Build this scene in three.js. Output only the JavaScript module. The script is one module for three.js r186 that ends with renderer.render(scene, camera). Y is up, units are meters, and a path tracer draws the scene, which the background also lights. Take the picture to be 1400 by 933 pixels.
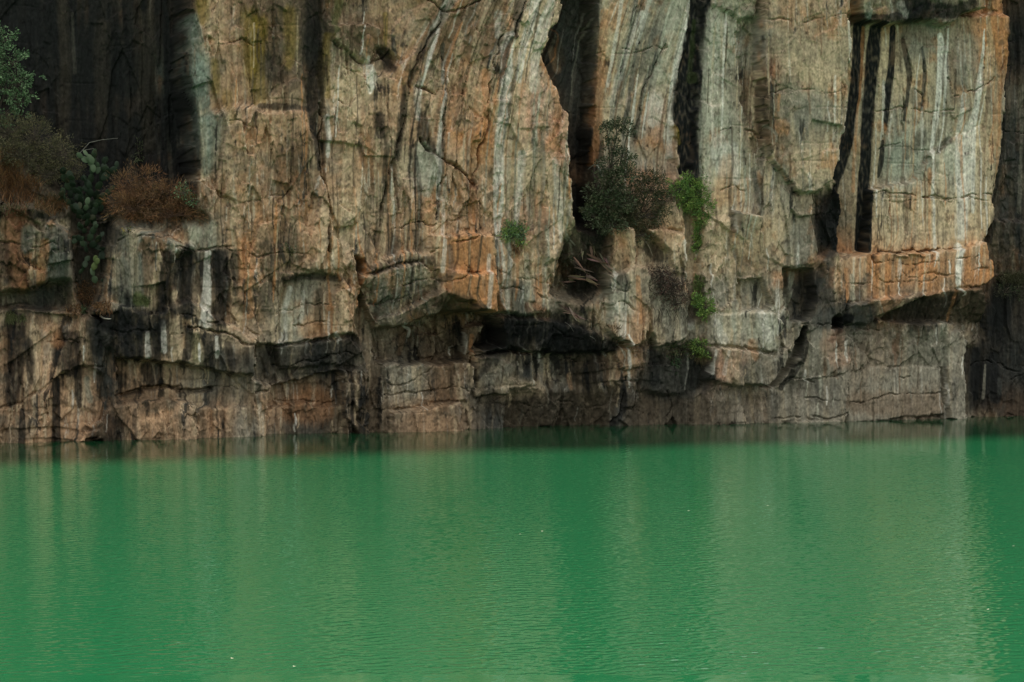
import * as THREE from 'three';
import { mergeGeometries } from 'three/addons/utils/BufferGeometryUtils.js';

// ------------------------------------------------------------------ camera, sky, sun, exposure
const scene = new THREE.Scene();
const PH_F = 3300, PH_CX = 700, PH_CY = 466.5, EYE = 6.15, PITCH = Math.atan(136.5 / PH_F);
const camera = new THREE.PerspectiveCamera(2 * Math.atan(466.5 / PH_F) * 180 / Math.PI, 1024 / 682, 0.5, 2000);
camera.position.set(0, EYE, 0);
camera.rotation.x = -PITCH;
scene.add(camera);

const renderer = new THREE.WebGLRenderer({ antialias: true });
renderer.setSize(1024, 682);
renderer.toneMapping = THREE.LinearToneMapping;
renderer.toneMappingExposure = 3.7;
renderer.shadowMap.enabled = true;

// the wall runs from LEFT to RIGHT along TAN; its outward normal NRM points at the lake
const rayAt = (u, v) => {
  const x = (u - PH_CX) / PH_F, y = -(v - PH_CY) / PH_F, c = Math.cos(PITCH), s = Math.sin(PITCH);
  return [x, y * c - s, -y * s - c];
};
const onWater = (u, v) => { const d = rayAt(u, v), t = -EYE / d[1]; return [d[0] * t, d[2] * t]; };
const LFT = onWater(0, 605), RGT = onWater(1400, 572);
const WLEN = Math.hypot(RGT[0] - LFT[0], RGT[1] - LFT[1]);
const TX = (RGT[0] - LFT[0]) / WLEN, TZ = (RGT[1] - LFT[1]) / WLEN, NX = -TZ, NZ = TX;
const CLIFF_TOP = 24;

// hazy bright sky, high sun behind the rim of the wall
const SUN_EL = 62 * Math.PI / 180, SUN_AZ = 54 * Math.PI / 180;   // turned from straight behind the wall towards its right end
const sunDir = new THREE.Vector3((-NX * Math.cos(SUN_AZ) + TX * Math.sin(SUN_AZ)) * Math.cos(SUN_EL), Math.sin(SUN_EL), (-NZ * Math.cos(SUN_AZ) + TZ * Math.sin(SUN_AZ)) * Math.cos(SUN_EL)).normalize();
{
  const W = 256, H = 128, a = new Float32Array(W * H * 4), d = new THREE.Vector3();
  for (let j = 0; j < H; j++) for (let i = 0; i < W; i++) {
    const th = (j + 0.5) / H * Math.PI - Math.PI / 2, ph = (i + 0.5) / W * 2 * Math.PI - Math.PI;
    d.set(Math.cos(th) * Math.cos(ph), Math.sin(th), Math.cos(th) * Math.sin(ph));
    const el = Math.max(0, d.y), k = Math.pow(1 - el, 3), cs = Math.max(0, d.dot(sunDir)), glow = 1.5 * Math.pow(cs, 5);
    const o = (j * W + i) * 4, b = 0.2 + 0.3 * el;
    a[o] = b * (0.93 + 0.09 * k + glow); a[o + 1] = b * (0.93 + 0.06 * k + glow * 0.96); a[o + 2] = b * (0.92 + 0.0 * k + glow * 0.88); a[o + 3] = 1;
  }
  const t = new THREE.DataTexture(a, W, H, THREE.RGBAFormat, THREE.FloatType);
  t.mapping = THREE.EquirectangularReflectionMapping; t.magFilter = THREE.LinearFilter; t.needsUpdate = true;
  scene.background = t; scene.environment = t;
}
const sun = new THREE.DirectionalLight(new THREE.Color(1.0, 0.95, 0.86), 5);
sun.position.copy(sunDir).multiplyScalar(150).add(new THREE.Vector3(0, 0, -60));
sun.target.position.set(0, 0, -60); scene.add(sun, sun.target);
sun.castShadow = true; sun.shadow.radius = 14; sun.shadow.mapSize.set(2048, 2048);
Object.assign(sun.shadow.camera, { left: -70, right: 70, top: 70, bottom: -70, near: 1, far: 400 });

// ------------------------------------------------------------------ numbers
function rng(seed) { let a = seed >>> 0; return () => { a = (a + 0x6D2B79F5) | 0; let t = Math.imul(a ^ (a >>> 15), 1 | a); t = (t + Math.imul(t ^ (t >>> 7), 61 | t)) ^ t; return ((t ^ (t >>> 14)) >>> 0) / 4294967296; }; }
const PERM = new Uint8Array(512), GX = new Float32Array(256), GY = new Float32Array(256);
{ const r = rng(7), p = [...Array(256).keys()]; for (let i = 255; i > 0; i--) { const j = Math.floor(r() * (i + 1)); [p[i], p[j]] = [p[j], p[i]]; } for (let i = 0; i < 512; i++) PERM[i] = p[i & 255]; for (let i = 0; i < 256; i++) { const a = r() * 6.2832; GX[i] = Math.cos(a); GY[i] = Math.sin(a); } }
function noise(x, y) {                                       // gradient noise, about -0.7 .. 0.7
  const xi = Math.floor(x), yi = Math.floor(y), fx = x - xi, fy = y - yi, X = xi & 255, Y = yi & 255;
  const u = fx * fx * fx * (fx * (fx * 6 - 15) + 10), v = fy * fy * fy * (fy * (fy * 6 - 15) + 10);
  const A = PERM[X] + Y, B = PERM[X + 1] + Y, a = PERM[A], b = PERM[B], c = PERM[A + 1], d = PERM[B + 1];
  const n0 = GX[a] * fx + GY[a] * fy, n1 = GX[b] * (fx - 1) + GY[b] * fy, n2 = GX[c] * fx + GY[c] * (fy - 1), n3 = GX[d] * (fx - 1) + GY[d] * (fy - 1);
  return (n0 + (n1 - n0) * u) * (1 - v) + (n2 + (n3 - n2) * u) * v;
}
const fbm = (x, y, n) => { let s = 0, a = 1; for (let i = 0; i < n; i++) { s += a * noise(x, y); x = x * 2.03 + 17.1; y = y * 2.03 + 5.7; a *= 0.5; } return s; };
const hsh = (x, y, k) => { let h = Math.imul(x | 0, 374761393) + Math.imul(y | 0, 668265263) + Math.imul(k, 974711); h = Math.imul(h ^ (h >>> 13), 1274126177); h ^= h >>> 16; return (h >>> 0) / 4294967296; };
const facetOut = { h: 0, e: 0 };
function facet(x, y, k) {                                    // broken rock: every cell is a tilted plane of its own
  const xi = Math.floor(x), yi = Math.floor(y); let d1 = 9, d2 = 9, bx = 0, by = 0, px = 0, py = 0;
  for (let j = -1; j <= 1; j++) for (let i = -1; i <= 1; i++) {
    const cx = xi + i, cy = yi + j, qx = cx + hsh(cx, cy, k), qy = cy + hsh(cx, cy, k + 1), dx = x - qx, dy = y - qy, d = dx * dx + dy * dy;
    if (d < d1) { d2 = d1; d1 = d; bx = cx; by = cy; px = dx; py = dy; } else if (d < d2) d2 = d;
  }
  facetOut.e = Math.sqrt(d2) - Math.sqrt(d1);
  facetOut.h = (hsh(bx, by, k + 2) - 0.5) + (hsh(bx, by, k + 3) - 0.5) * 1.6 * px + (hsh(bx, by, k + 4) - 0.5) * 1.6 * py;
  return facetOut;
}
const sm = (a, b, x) => { const t = Math.min(1, Math.max(0, (x - a) / (b - a))); return t * t * (3 - 2 * t); };
const s2l = c => { c /= 255; return c <= 0.04045 ? c / 12.92 : Math.pow((c + 0.055) / 1.055, 2.4); };
const l2s = c => { c = Math.min(1, Math.max(0, c)); return 255 * (c <= 0.0031308 ? c * 12.92 : 1.055 * Math.pow(c, 1 / 2.4) - 0.055); };
const nums = t => t.trim().split(/[\s,]+/).map(Number);

// ------------------------------------------------------------------ the wall: survey of its blocks, cracks and stains
// a sheet of cells along the wall: metres s along its foot, metres y up, depth D out of its base plane
const GW = 2048, GH = 800, S0 = -4.2, Y0 = -0.8, DS = 0.0214, DY = 0.0214;
const toPlane = (u, v, D) => { const d = rayAt(u, v), ox = LFT[0] + NX * D, oz = LFT[1] + NZ * D, t = (ox * NX + oz * NZ) / (d[0] * NX + d[2] * NZ); return [(d[0] * t - LFT[0]) * TX + (d[2] * t - LFT[1]) * TZ, EYE + d[1] * t]; };
const world = (s, y, D) => new THREE.Vector3(LFT[0] + TX * s + NX * D, y, LFT[1] + TZ * s + NZ * D);

// broad depth of the wall
const BROAD = nums(`0,60,0 350,60,.3 350,300,.3 450,60,0 500,250,.05 560,100,.1 650,200,.35 720,120,.5 720,300,.6 870,40,-.1 870,130,-.55 870,250,-.5 985,60,-.1 985,300,.15 1100,300,.1
 1250,60,-.8 1250,150,-.75 1250,300,-.3 1390,200,-.9 60,350,.5 200,380,.4 300,400,.35 420,420,.25 560,400,.2 640,380,.8 740,380,.5 860,420,.3 1000,440,.3 1100,440,0 1250,370,.3
 60,550,.2 200,470,.5 250,560,.1 330,500,.2 420,550,-.25 580,470,-1.4 580,550,-.75 680,480,-.9 680,560,-.95 760,540,-1.1 850,500,-.7 900,560,-1.05 1000,490,-.1 1000,560,-.6 1200,500,-.5 1200,565,-.5 1380,450,-1.3 1380,560,-.9
 -200,300,-.2 -200,550,.2 1600,300,-.6 1600,560,-.7 200,-150,.1 700,-150,.6 1250,-150,.5 1600,-150,0`);
// blocks: part name, depth, edge width, joint depth, lean along s, lean with height, roughness, outline
const BL = [];
const block = (name, h, w, g, tx, ty, r, pts) => { const p = nums(pts), q = []; for (let i = 0; i < p.length; i += 2) q.push([p[i], p[i + 1]]); BL.push({ name, h, w, g, tx, ty, r, q }); };
// left recess and the rocks on its ledge
block('', -2.4, .3, 0, .05, 0, .5, '-220,-260 258,-260 260,25 257,50 256,100 260,130 265,150 269,185 268,215 272,252 262,292 150,300 60,296 -220,300');
block('', -1.3, .5, 0, 0, -.3, 1, '-160,150 10,160 60,175 100,215 125,250 130,310 -160,310');
block('', -.35, .5, 0, 0, -.3, 1.2, '-160,205 15,205 50,235 80,258 100,285 104,310 -160,310');
block('', -.3, .5, 0, 0, -.5, 1.2, '140,275 170,258 205,250 245,262 275,280 290,310 140,312');
block('rock_pillar', .45, .3, .05, -.1, .0, 1, '262,-30 288,-20 290,45 287,110 290,185 296,240 285,300 268,290 272,252 268,215 269,185 265,150 260,130 256,100 257,50');
block('rock_block', .75, .3, .05, .05, .15, 1.3, '-160,285 20,278 62,284 88,312 100,350 108,385 98,424 92,384 70,386 40,398 0,402 -160,405');
block('', -.15, .25, 0, 0, .4, 1.6, '-160,400 0,402 40,398 70,387 95,386 99,424 60,424 0,426 -160,426');
block('', -.6, .35, 0, 0, 0, 1, '95,300 150,304 152,350 140,400 130,428 112,432 104,380 98,340');
block('rock_boulder', .85, .35, .05, .1, .1, 1.1, '160,308 215,318 262,340 240,352 228,400 214,426 200,436 165,436 136,428 146,395 150,345');
block('', -.35, .15, 0, 0, 0, .8, '128,432 165,438 205,438 222,428 240,434 235,446 150,444');
block('rock_slab', .75, .12, .08, -.06, .1, .9, '150,415 215,428 260,408 300,440 352,462 352,512 330,512 280,503 240,497 205,493 165,490 140,470');
block('', -.12, .16, 0, 0, 0, .3, '160,491 205,494 240,498 280,505 330,514 372,514 372,558 270,555 160,548');
block('', -.45, .06, 0, 0, 0, .4, '158,541 185,531 230,528 262,531 290,528 290,533 258,537 230,532 190,536');
block('rock_ledge', .32, .1, .06, 0, .05, 1.5, '270,556 372,555 366,600 360,640 130,640 135,590 200,572');
block('', .0, .1, 0, 0, 0, .6, '70,520 82,510 112,500 140,512 150,560 140,640 72,640');
block('rock_slab', .3, .12, .05, 0, -.1, 1.1, '-160,430 60,428 115,434 112,500 80,510 70,520 40,545 0,560 -160,560');
// strata rolled up at the water
block('rock_layer', .42, .05, .08, 0, .3, .5, '118,584 140,578 172,577 178,583 150,587 125,592');
block('rock_layer', .46, .05, .08, 0, .3, .5, '112,594 135,588 170,586 182,592 160,598 130,602 100,606');
// buttress between the recess and the middle
block('rock_buttress', .42, .35, .04, .0, .02, 1.2, '296,150 350,140 420,150 438,200 446,260 450,310 480,345 488,360 470,372 440,372 405,378 388,386 384,405 372,425 350,430 300,395 285,345 280,300 296,240');
block('rock_block', .3, .12, .06, 0, 0, 1, '352,145 358,152 422,152 420,110 405,108 390,112 378,118 365,135');
block('rock_slab', .1, .3, .05, 0, 0, .8, '296,-30 412,-30 416,60 420,110 400,108 365,135 350,142 296,150 288,100 290,45');
block('', -.35, .3, 0, 0, 0, .8, '412,-30 456,-30 452,40 440,90 438,135 428,150 420,110 414,60');
block('rock_block', .35, .1, .1, .05, .2, 1, '456,34 500,32 522,38 518,76 498,86 478,72 456,54');
block('', -.3, .25, 0, 0, 0, .8, '520,62 534,70 546,78 540,92 520,100 514,82');
block('', -.12, .12, 0, 0, 0, .5, '384,402 390,386 410,379 440,374 463,381 466,400 460,440 455,458 400,466 378,468');
block('rock_block', .3, .1, .05, 0, .1, .8, '455,400 470,380 484,395 484,440 480,456 452,460');
block('', -.45, .14, 0, 0, .3, 1, '352,472 375,472 400,467 440,462 484,456 500,470 500,508 465,506 430,513 400,521 375,531 352,516');
block('', -1.0, .1, 0, 0, .1, .5, '375,532 400,521 430,513 462,508 470,520 474,640 362,640 368,560');
block('rock_rib', -.3, .12, .05, 0, 0, 1.6, '470,506 498,502 512,520 514,640 474,640 468,560');
block('', -.9, .14, 0, 0, 0, 1, '487,350 497,352 500,378 496,400 508,425 518,450 522,500 520,640 508,640 506,510 498,480 490,440 494,385');
// broken overhang left of the orange block
block('rock_slab', .15, .1, .05, 0, .6, 1.9, '498,382 530,366 575,360 600,372 596,398 560,420 518,440 502,410');
block('rock_slab', .2, .1, .06, .2, .8, 1.7, '518,441 560,420 598,398 612,396 625,408 600,430 560,443 517,452');
block('rock_ledge', .45, .08, .1, 0, .2, .8, '496,376 520,356 560,345 600,348 618,366 600,370 575,358 530,364');
block('rock_block', .75, .1, .07, .12, .1, .35, '590,322 640,318 676,322 678,372 684,425 660,428 652,417 620,408 612,396 600,372 586,350');
block('rock_block', 1.1, .08, .05, .15, .1, .25, '618,372 648,374 678,372 684,425 660,428 652,417 632,410 616,402');
block('', -1.45, .2, 0, 0, .35, 1.4, '518,453 560,444 600,431 645,429 664,426 700,434 690,470 655,486 650,497 520,500');
block('rock_spike', -.9, .1, .04, 0, .3, .6, '638,448 662,440 652,470 646,495 641,494');
block('rock_block', -.5, .1, .1, 0, .15, .8, '522,499 600,498 646,497 645,530 640,548 590,556 530,560');
block('rock_ledge', -.12, .1, .12, 0, .1, .6, '536,563 600,556 632,552 634,640 538,640');
block('rock_block', -.45, .1, .08, 0, .2, .8, '650,487 700,480 735,485 738,530 690,532 650,535');
block('rock_slab', -.15, .1, .08, 0, .3, 1.2, '376,474 430,468 480,462 496,478 470,498 420,500 380,505');
block('rock_block', .15, .12, .08, 0, .1, 1, '348,516 372,530 366,560 362,640 345,640 342,560');
block('rock_layer', -.72, .08, .06, 0, .1, .6, '368,560 420,552 470,556 472,640 362,640');
block('rock_ledge', -.5, .06, .1, 0, .3, .6, '648,533 700,528 742,530 742,538 690,541 650,543');
block('rock_slab', .3, .12, .08, 0, .1, 1.2, '150,552 200,545 262,552 268,600 262,640 150,640 138,590');
block('rock_slab', .45, .14, .08, 0, .05, 1.2, '-160,562 0,560 40,546 66,526 68,640 -160,640');
block('rock_slab', -.36, .08, .07, 0, .1, .4, '1062,532 1100,520 1148,515 1156,545 1156,576 1070,578');
block('rock_column', -.28, .1, .06, 0, 0, .6, '1293,454 1322,450 1324,560 1320,576 1297,572');
// middle right
block('rock_buttress', .62, .3, .06, .0, .04, 1, '690,-40 780,-40 768,25 752,46 744,72 756,106 769,140 778,156 780,210 783,262 790,300 786,330 772,350 760,380 758,430 720,433 690,428 684,372 680,300 684,180 690,100');
block('rock_flake', .8, .15, .08, 0, .03, 1, '742,74 756,106 769,140 778,156 780,210 783,262 788,300 786,330 772,356 750,360 746,300 742,200 738,110');
block('', -1.5, .25, 0, .1, 0, .6, '782,-40 815,-40 813,60 809,120 809,150 806,182 807,250 812,300 800,330 790,300 784,262 781,210 779,156 770,140 757,106 745,72 753,46 770,25');
block('', -.5, .5, 0, 0, .5, 1.5, '786,310 830,316 834,400 800,410 760,400 772,352');
block('rock_block', .35, .15, .08, -.1, .2, .8, '833,308 868,312 874,340 866,366 850,374 832,370');
block('rock_slab', .45, .12, .08, -.08, .0, .7, '830,376 850,374 868,364 884,366 892,400 888,440 884,464 870,474 846,468 834,450');
block('', -.2, .2, 0, 0, 0, 1.2, '872,330 900,328 918,345 922,370 900,372 884,366 870,362');
block('rock_block', .3, .15, .06, 0, .1, .8, '884,312 912,310 938,318 944,370 940,372 922,372 918,345 900,328');
block('rock_block', .15, .15, .05, 0, 0, .9, '888,440 896,400 942,380 946,460 930,472 900,474');
block('rock_column', .1, .12, .08, 0, .1, .5, '898,285 910,272 925,275 934,295 940,312 898,312');
block('', -.55, .2, 0, 0, 0, .6, '938,250 960,250 962,430 948,440 944,370');
block('rock_ledge', .05, .14, .1, 0, .45, 1.9, '690,432 730,434 790,446 850,466 852,480 790,484 730,482 700,478 655,486 690,470');
block('rock_block', -.25, .12, .08, 0, 0, .6, '848,474 872,476 874,504 850,506');
block('', -.55, .22, 0, 0, .3, 1.4, '874,476 960,470 972,500 975,530 950,540 900,538 850,524 852,508 874,504');
block('', -1.2, .35, 0, 0, .5, .9, '700,534 740,531 800,533 846,526 850,550 836,575 832,640 690,640 690,560');
// striped wall, black streak, pale pillar
block('', -.55, .25, 0, -.1, .12, .3, '812,-40 946,-40 936,60 927,100 921,145 921,240 900,268 830,280 810,240 810,100');
block('', -.6, .14, 0, 0, 0, .3, '945,-40 965,-40 962,60 956,110 954,165 951,215 949,246 932,242 926,202 928,180 922,165 922,145 927,100 936,60');
block('rock_pillar', -.05, .25, .05, 0, .02, .4, '966,-40 1008,20 1012,90 1018,140 1028,180 1040,240 1044,300 1010,300 956,300 953,215 956,110');
block('rock_block', .3, .1, .1, 0, .3, .8, '976,-40 1036,-40 1036,22 1012,28 1000,16 978,6');
block('rock_block', -.25, .2, .08, .1, 0, .8, '1014,30 1048,22 1050,200 1066,232 1060,300 1046,300 1040,240 1028,180 1018,140');
block('rock_slab', .65, .14, .12, .04, .06, .5, '1046,-40 1160,-40 1158,25 1163,60 1163,110 1156,170 1151,220 1142,252 1116,265 1093,262 1076,236 1056,214 1046,150');
block('rock_column', .15, .12, .06, 0, 0, .7, '1050,216 1058,216 1076,236 1094,264 1120,272 1120,318 1118,360 1080,366 1046,350 1040,300');
block('', -.25, .16, 0, 0, .1, 1, '1118,266 1146,252 1152,300 1150,345 1122,350');
block('rock_block', .3, .1, .08, .0, .35, .6, '1004,290 1040,296 1046,352 1046,378 1012,380 1006,340');
block('', -.35, .08, 0, 0, 0, .5, '1013,382 1046,380 1060,420 1012,425');
block('', -.75, .1, 0, 0, 0, 1, '1075,368 1114,367 1116,410 1108,436 1084,440 1074,410');
block('rock_block', .3, .12, .1, 0, .1, .8, '964,428 1012,426 1060,424 1074,442 1060,486 1012,474 970,474');
block('rock_slab', .18, .12, .08, 0, .2, .6, '970,475 1012,475 1060,488 1082,470 1074,505 1052,526 1016,530 976,520');
// panel with the black bands, its brow and its ledge
block('', -.78, .2, 0, .03, .1, .25, '1164,20 1378,20 1374,85 1370,130 1368,200 1360,282 1355,335 1300,342 1200,346 1152,350 1150,300 1152,220 1160,150');
block('rock_flake', -.5, .06, .05, 0, -.05, .3, '1192,262 1250,246 1272,216 1302,190 1345,170 1362,220 1357,300 1352,332 1300,340 1196,346');
block('rock_brow', .45, .12, .1, 0, .3, 1, '1178,-60 1352,-60 1350,10 1318,18 1312,28 1296,34 1262,26 1216,31 1180,27');
block('rock_ledge', -.02, .14, .06, .0, -.05, .4, '1150,352 1200,346 1260,350 1300,341 1356,330 1360,380 1345,391 1290,399 1250,404 1200,409 1150,413');
block('rock_block', .2, .1, .1, 0, .5, .6, '1162,413 1200,409 1248,404 1240,416 1204,438 1196,446 1160,442');
block('', -.4, .15, 0, 0, .8, 1, '1204,440 1240,416 1290,400 1345,392 1350,440 1300,442');
block('', -.75, .06, 0, 0, 0, .4, '1141,431 1155,430 1154,450 1140,452');
block('rock_slab', -.35, .1, .06, 0, 0, .3, '1150,512 1190,503 1235,500 1290,501 1292,566 1240,572 1160,578 1158,540');
block('', -.75, .1, 0, 0, 0, .4, '1096,448 1104,450 1096,485 1078,512 1060,530 1048,530 1070,508 1086,480');
block('', -1.0, .16, 0, .05, 0, .6, '1379,-60 1640,-60 1640,640 1326,640 1326,476 1350,468 1352,400 1362,380 1358,335 1362,282 1370,200 1372,130 1376,85');
block('rock_block', -.9, .12, .08, 0, .2, .6, '1358,300 1420,306 1640,310 1640,378 1362,376');
// cracks: depth, width in photo pixels, run
const CR = [];
const crack = (g, w, pts) => { const p = nums(pts), q = []; for (let i = 0; i < p.length; i += 2) q.push([p[i], p[i + 1]]); CR.push({ g, w, q }); };
crack(.3, 3, '438,140 438,200 441,240 447,262 450,312 452,345');
crack(.2, 2.5, '455,56 478,73 497,88 514,83 532,70');
crack(.15, 2, '452,86 470,92 486,101 497,112 506,127');
crack(.12, 2, '462,135 472,148 483,160 486,172');
crack(.25, 3, '570,117 586,124 606,134');
crack(.3, 4, '576,190 584,202 600,214 626,230 640,246 648,252');
crack(.25, 3, '688,46 676,80 668,130 660,190 652,228 645,248');
crack(.2, 2.5, '607,78 609,110 606,150 604,200 600,255 596,300');
crack(.25, 4, '610,8 592,44 575,72 560,110 553,150 546,190 536,220 528,262 520,310');
crack(.2, 3, '586,0 604,12 622,16 640,8 655,0');
crack(.25, 3, '703,52 706,30 714,12 718,-20');
crack(.15, 2, '645,290 610,302 590,308 560,306 540,312');
crack(.15, 2, '590,345 640,328 676,322 720,326');
crack(.18, 2.5, '634,360 644,368 652,376 642,371');
crack(.12, 1.6, '672,330 676,350 682,372'); crack(.1, 1.6, '612,372 650,374 684,372 720,380 750,388');
crack(.15, 2, '684,395 720,398 752,410'); crack(.15, 2, '520,395 560,388 600,384 640,372');
crack(.14, 2, '505,418 540,410 575,402 610,396'); crack(.12, 2, '545,378 548,398 540,420'); crack(.12, 2, '570,390 575,412 582,432');
crack(.22, 3, '240,338 258,341 276,342 310,338 342,333'); crack(.2, 3, '258,448 300,456 330,466 352,470 380,472');
crack(.15, 2, '240,432 290,442 352,458'); crack(.15, 2, '150,450 200,452 250,456');
crack(.15, 2, '285,530 320,528 372,526'); crack(.12, 1.6, '200,528 240,527'); crack(.14, 2, '340,530 344,545 352,560');
crack(.12, 2, '378,430 400,424 440,416 458,418'); crack(.12, 2, '400,445 430,440 450,442'); crack(.12, 2, '412,382 414,420 408,445');
crack(.15, 2, '372,500 410,494 452,486 490,484'); crack(.12, 1.6, '376,545 420,548 465,552');
crack(.12, 2, '525,540 560,536 600,532 640,534'); crack(.1, 2, '530,525 560,520 580,510 582,498'); crack(.12, 2, '590,540 586,520 575,512');
crack(.2, 3, '855,524 852,545 842,562 832,578'); crack(.16, 2.5, '912,534 915,552 910,570'); crack(.1, 2, '855,560 880,566 884,577');
crack(.12, 2, '700,445 760,450 830,468'); crack(.12, 2, '720,500 780,492 850,500'); crack(.1, 1.6, '660,555 700,552 760,548 830,552');
crack(.15, 2, '832,418 850,412 866,424'); crack(.12, 2, '834,392 856,400 862,386');
crack(.15, 2, '810,152 790,157 772,150'); crack(.12, 2, '812,75 835,70 870,72 910,66');
crack(.15, 2.5, '908,62 896,84 884,110 876,140 872,170 871,196'); crack(.1, 2, '866,10 858,40 850,72 846,102');
crack(.12, 2, '992,72 998,90 1000,110'); crack(.12, 2, '985,180 1000,175 1012,182'); crack(.15, 2, '1018,176 1030,182 1036,192');
crack(.12, 2, '985,260 1005,254 1020,262'); crack(.12, 2, '958,212 962,235 956,258');
crack(.12, 1.8, '1048,26 1080,30 1120,24 1162,30'); crack(.1, 1.6, '1050,128 1090,124 1130,128 1150,122'); crack(.1, 2, '1150,108 1152,140 1148,180');
crack(.18, 2.5, '1228,52 1236,74 1242,96 1240,118 1234,150 1234,180'); crack(.14, 2, '1255,66 1258,90 1262,112 1258,152');
crack(.14, 2, '1240,122 1255,128 1262,140'); crack(.14, 2, '1190,122 1206,128'); crack(.12, 2, '1290,108 1298,128');
crack(.16, 2.2, '1188,267 1230,264 1280,268 1330,265 1358,268'); crack(.1, 1.6, '1192,276 1240,274 1300,277 1355,274');
crack(.12, 2, '1212,262 1216,280 1212,300 1215,320'); crack(.16, 2, '1366,78 1362,100 1345,116 1320,126 1300,132');
crack(.12, 1.8, '1195,152 1230,146 1262,152 1300,150'); crack(.1, 1.6, '1200,205 1240,200 1270,206');
crack(.12, 2, '1192,350 1196,360 1240,362 1290,358 1340,350'); crack(.1, 1.8, '1232,372 1240,380 1300,376 1350,368'); crack(.1, 1.6, '1160,385 1200,382 1240,386 1280,380');
crack(.14, 2, '1080,450 1120,444 1160,446 1204,452'); crack(.14, 2, '1052,526 1085,516 1120,522 1150,512');
crack(.1, 1.8, '1100,545 1150,548 1200,545 1250,540 1290,537'); crack(.1, 1.8, '1158,520 1160,545 1157,570'); crack(.12, 2, '1060,572 1110,570 1158,564');
crack(.1, 1.6, '1210,460 1224,464 1260,462'); crack(.1, 1.6, '1230,516 1245,515'); crack(.14, 2, '1372,95 1400,88 1450,92'); crack(.12, 2, '1372,178 1400,183 1450,180');
crack(.12, 2, '1328,500 1370,498 1420,508'); crack(.12, 2, '1330,570 1380,566 1450,566'); crack(.1, 2, '1380,520 1420,512 1470,516');
crack(.15, 2, '0,330 40,338 70,330 90,340'); crack(.15, 2, '160,330 200,322 250,334'); crack(.16, 2, '60,470 95,465 110,470'); crack(.14, 2, '78,512 110,503 150,500');
crack(.12, 2, '300,60 330,52 350,62 380,58'); crack(.12, 2, '296,170 330,166 350,176'); crack(.12, 2, '300,270 340,276 380,268 420,276'); crack(.12, 2, '310,340 350,352 390,345 430,352');

// ------------------------------------------------------------------ colours of the rock (sRGB of the dry surface)
const PAL = { tan: [171, 141, 110], orange: [180, 129, 85], peach: [184, 148, 122], cream: [188, 170, 138], grey: [138, 134, 118], pale: [170, 170, 150], brown: [118, 96, 74], umber: [76, 68, 54], black: [25, 27, 26], aqua: [116, 128, 115], ochre: [124, 106, 36], white: [214, 211, 197], slate: [68, 70, 65], rust: [128, 82, 52], lichen: [96, 100, 90], moss: [70, 84, 40] };
const LIN = {}; for (const k in PAL) LIN[k] = PAL[k].map(s2l);
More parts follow.
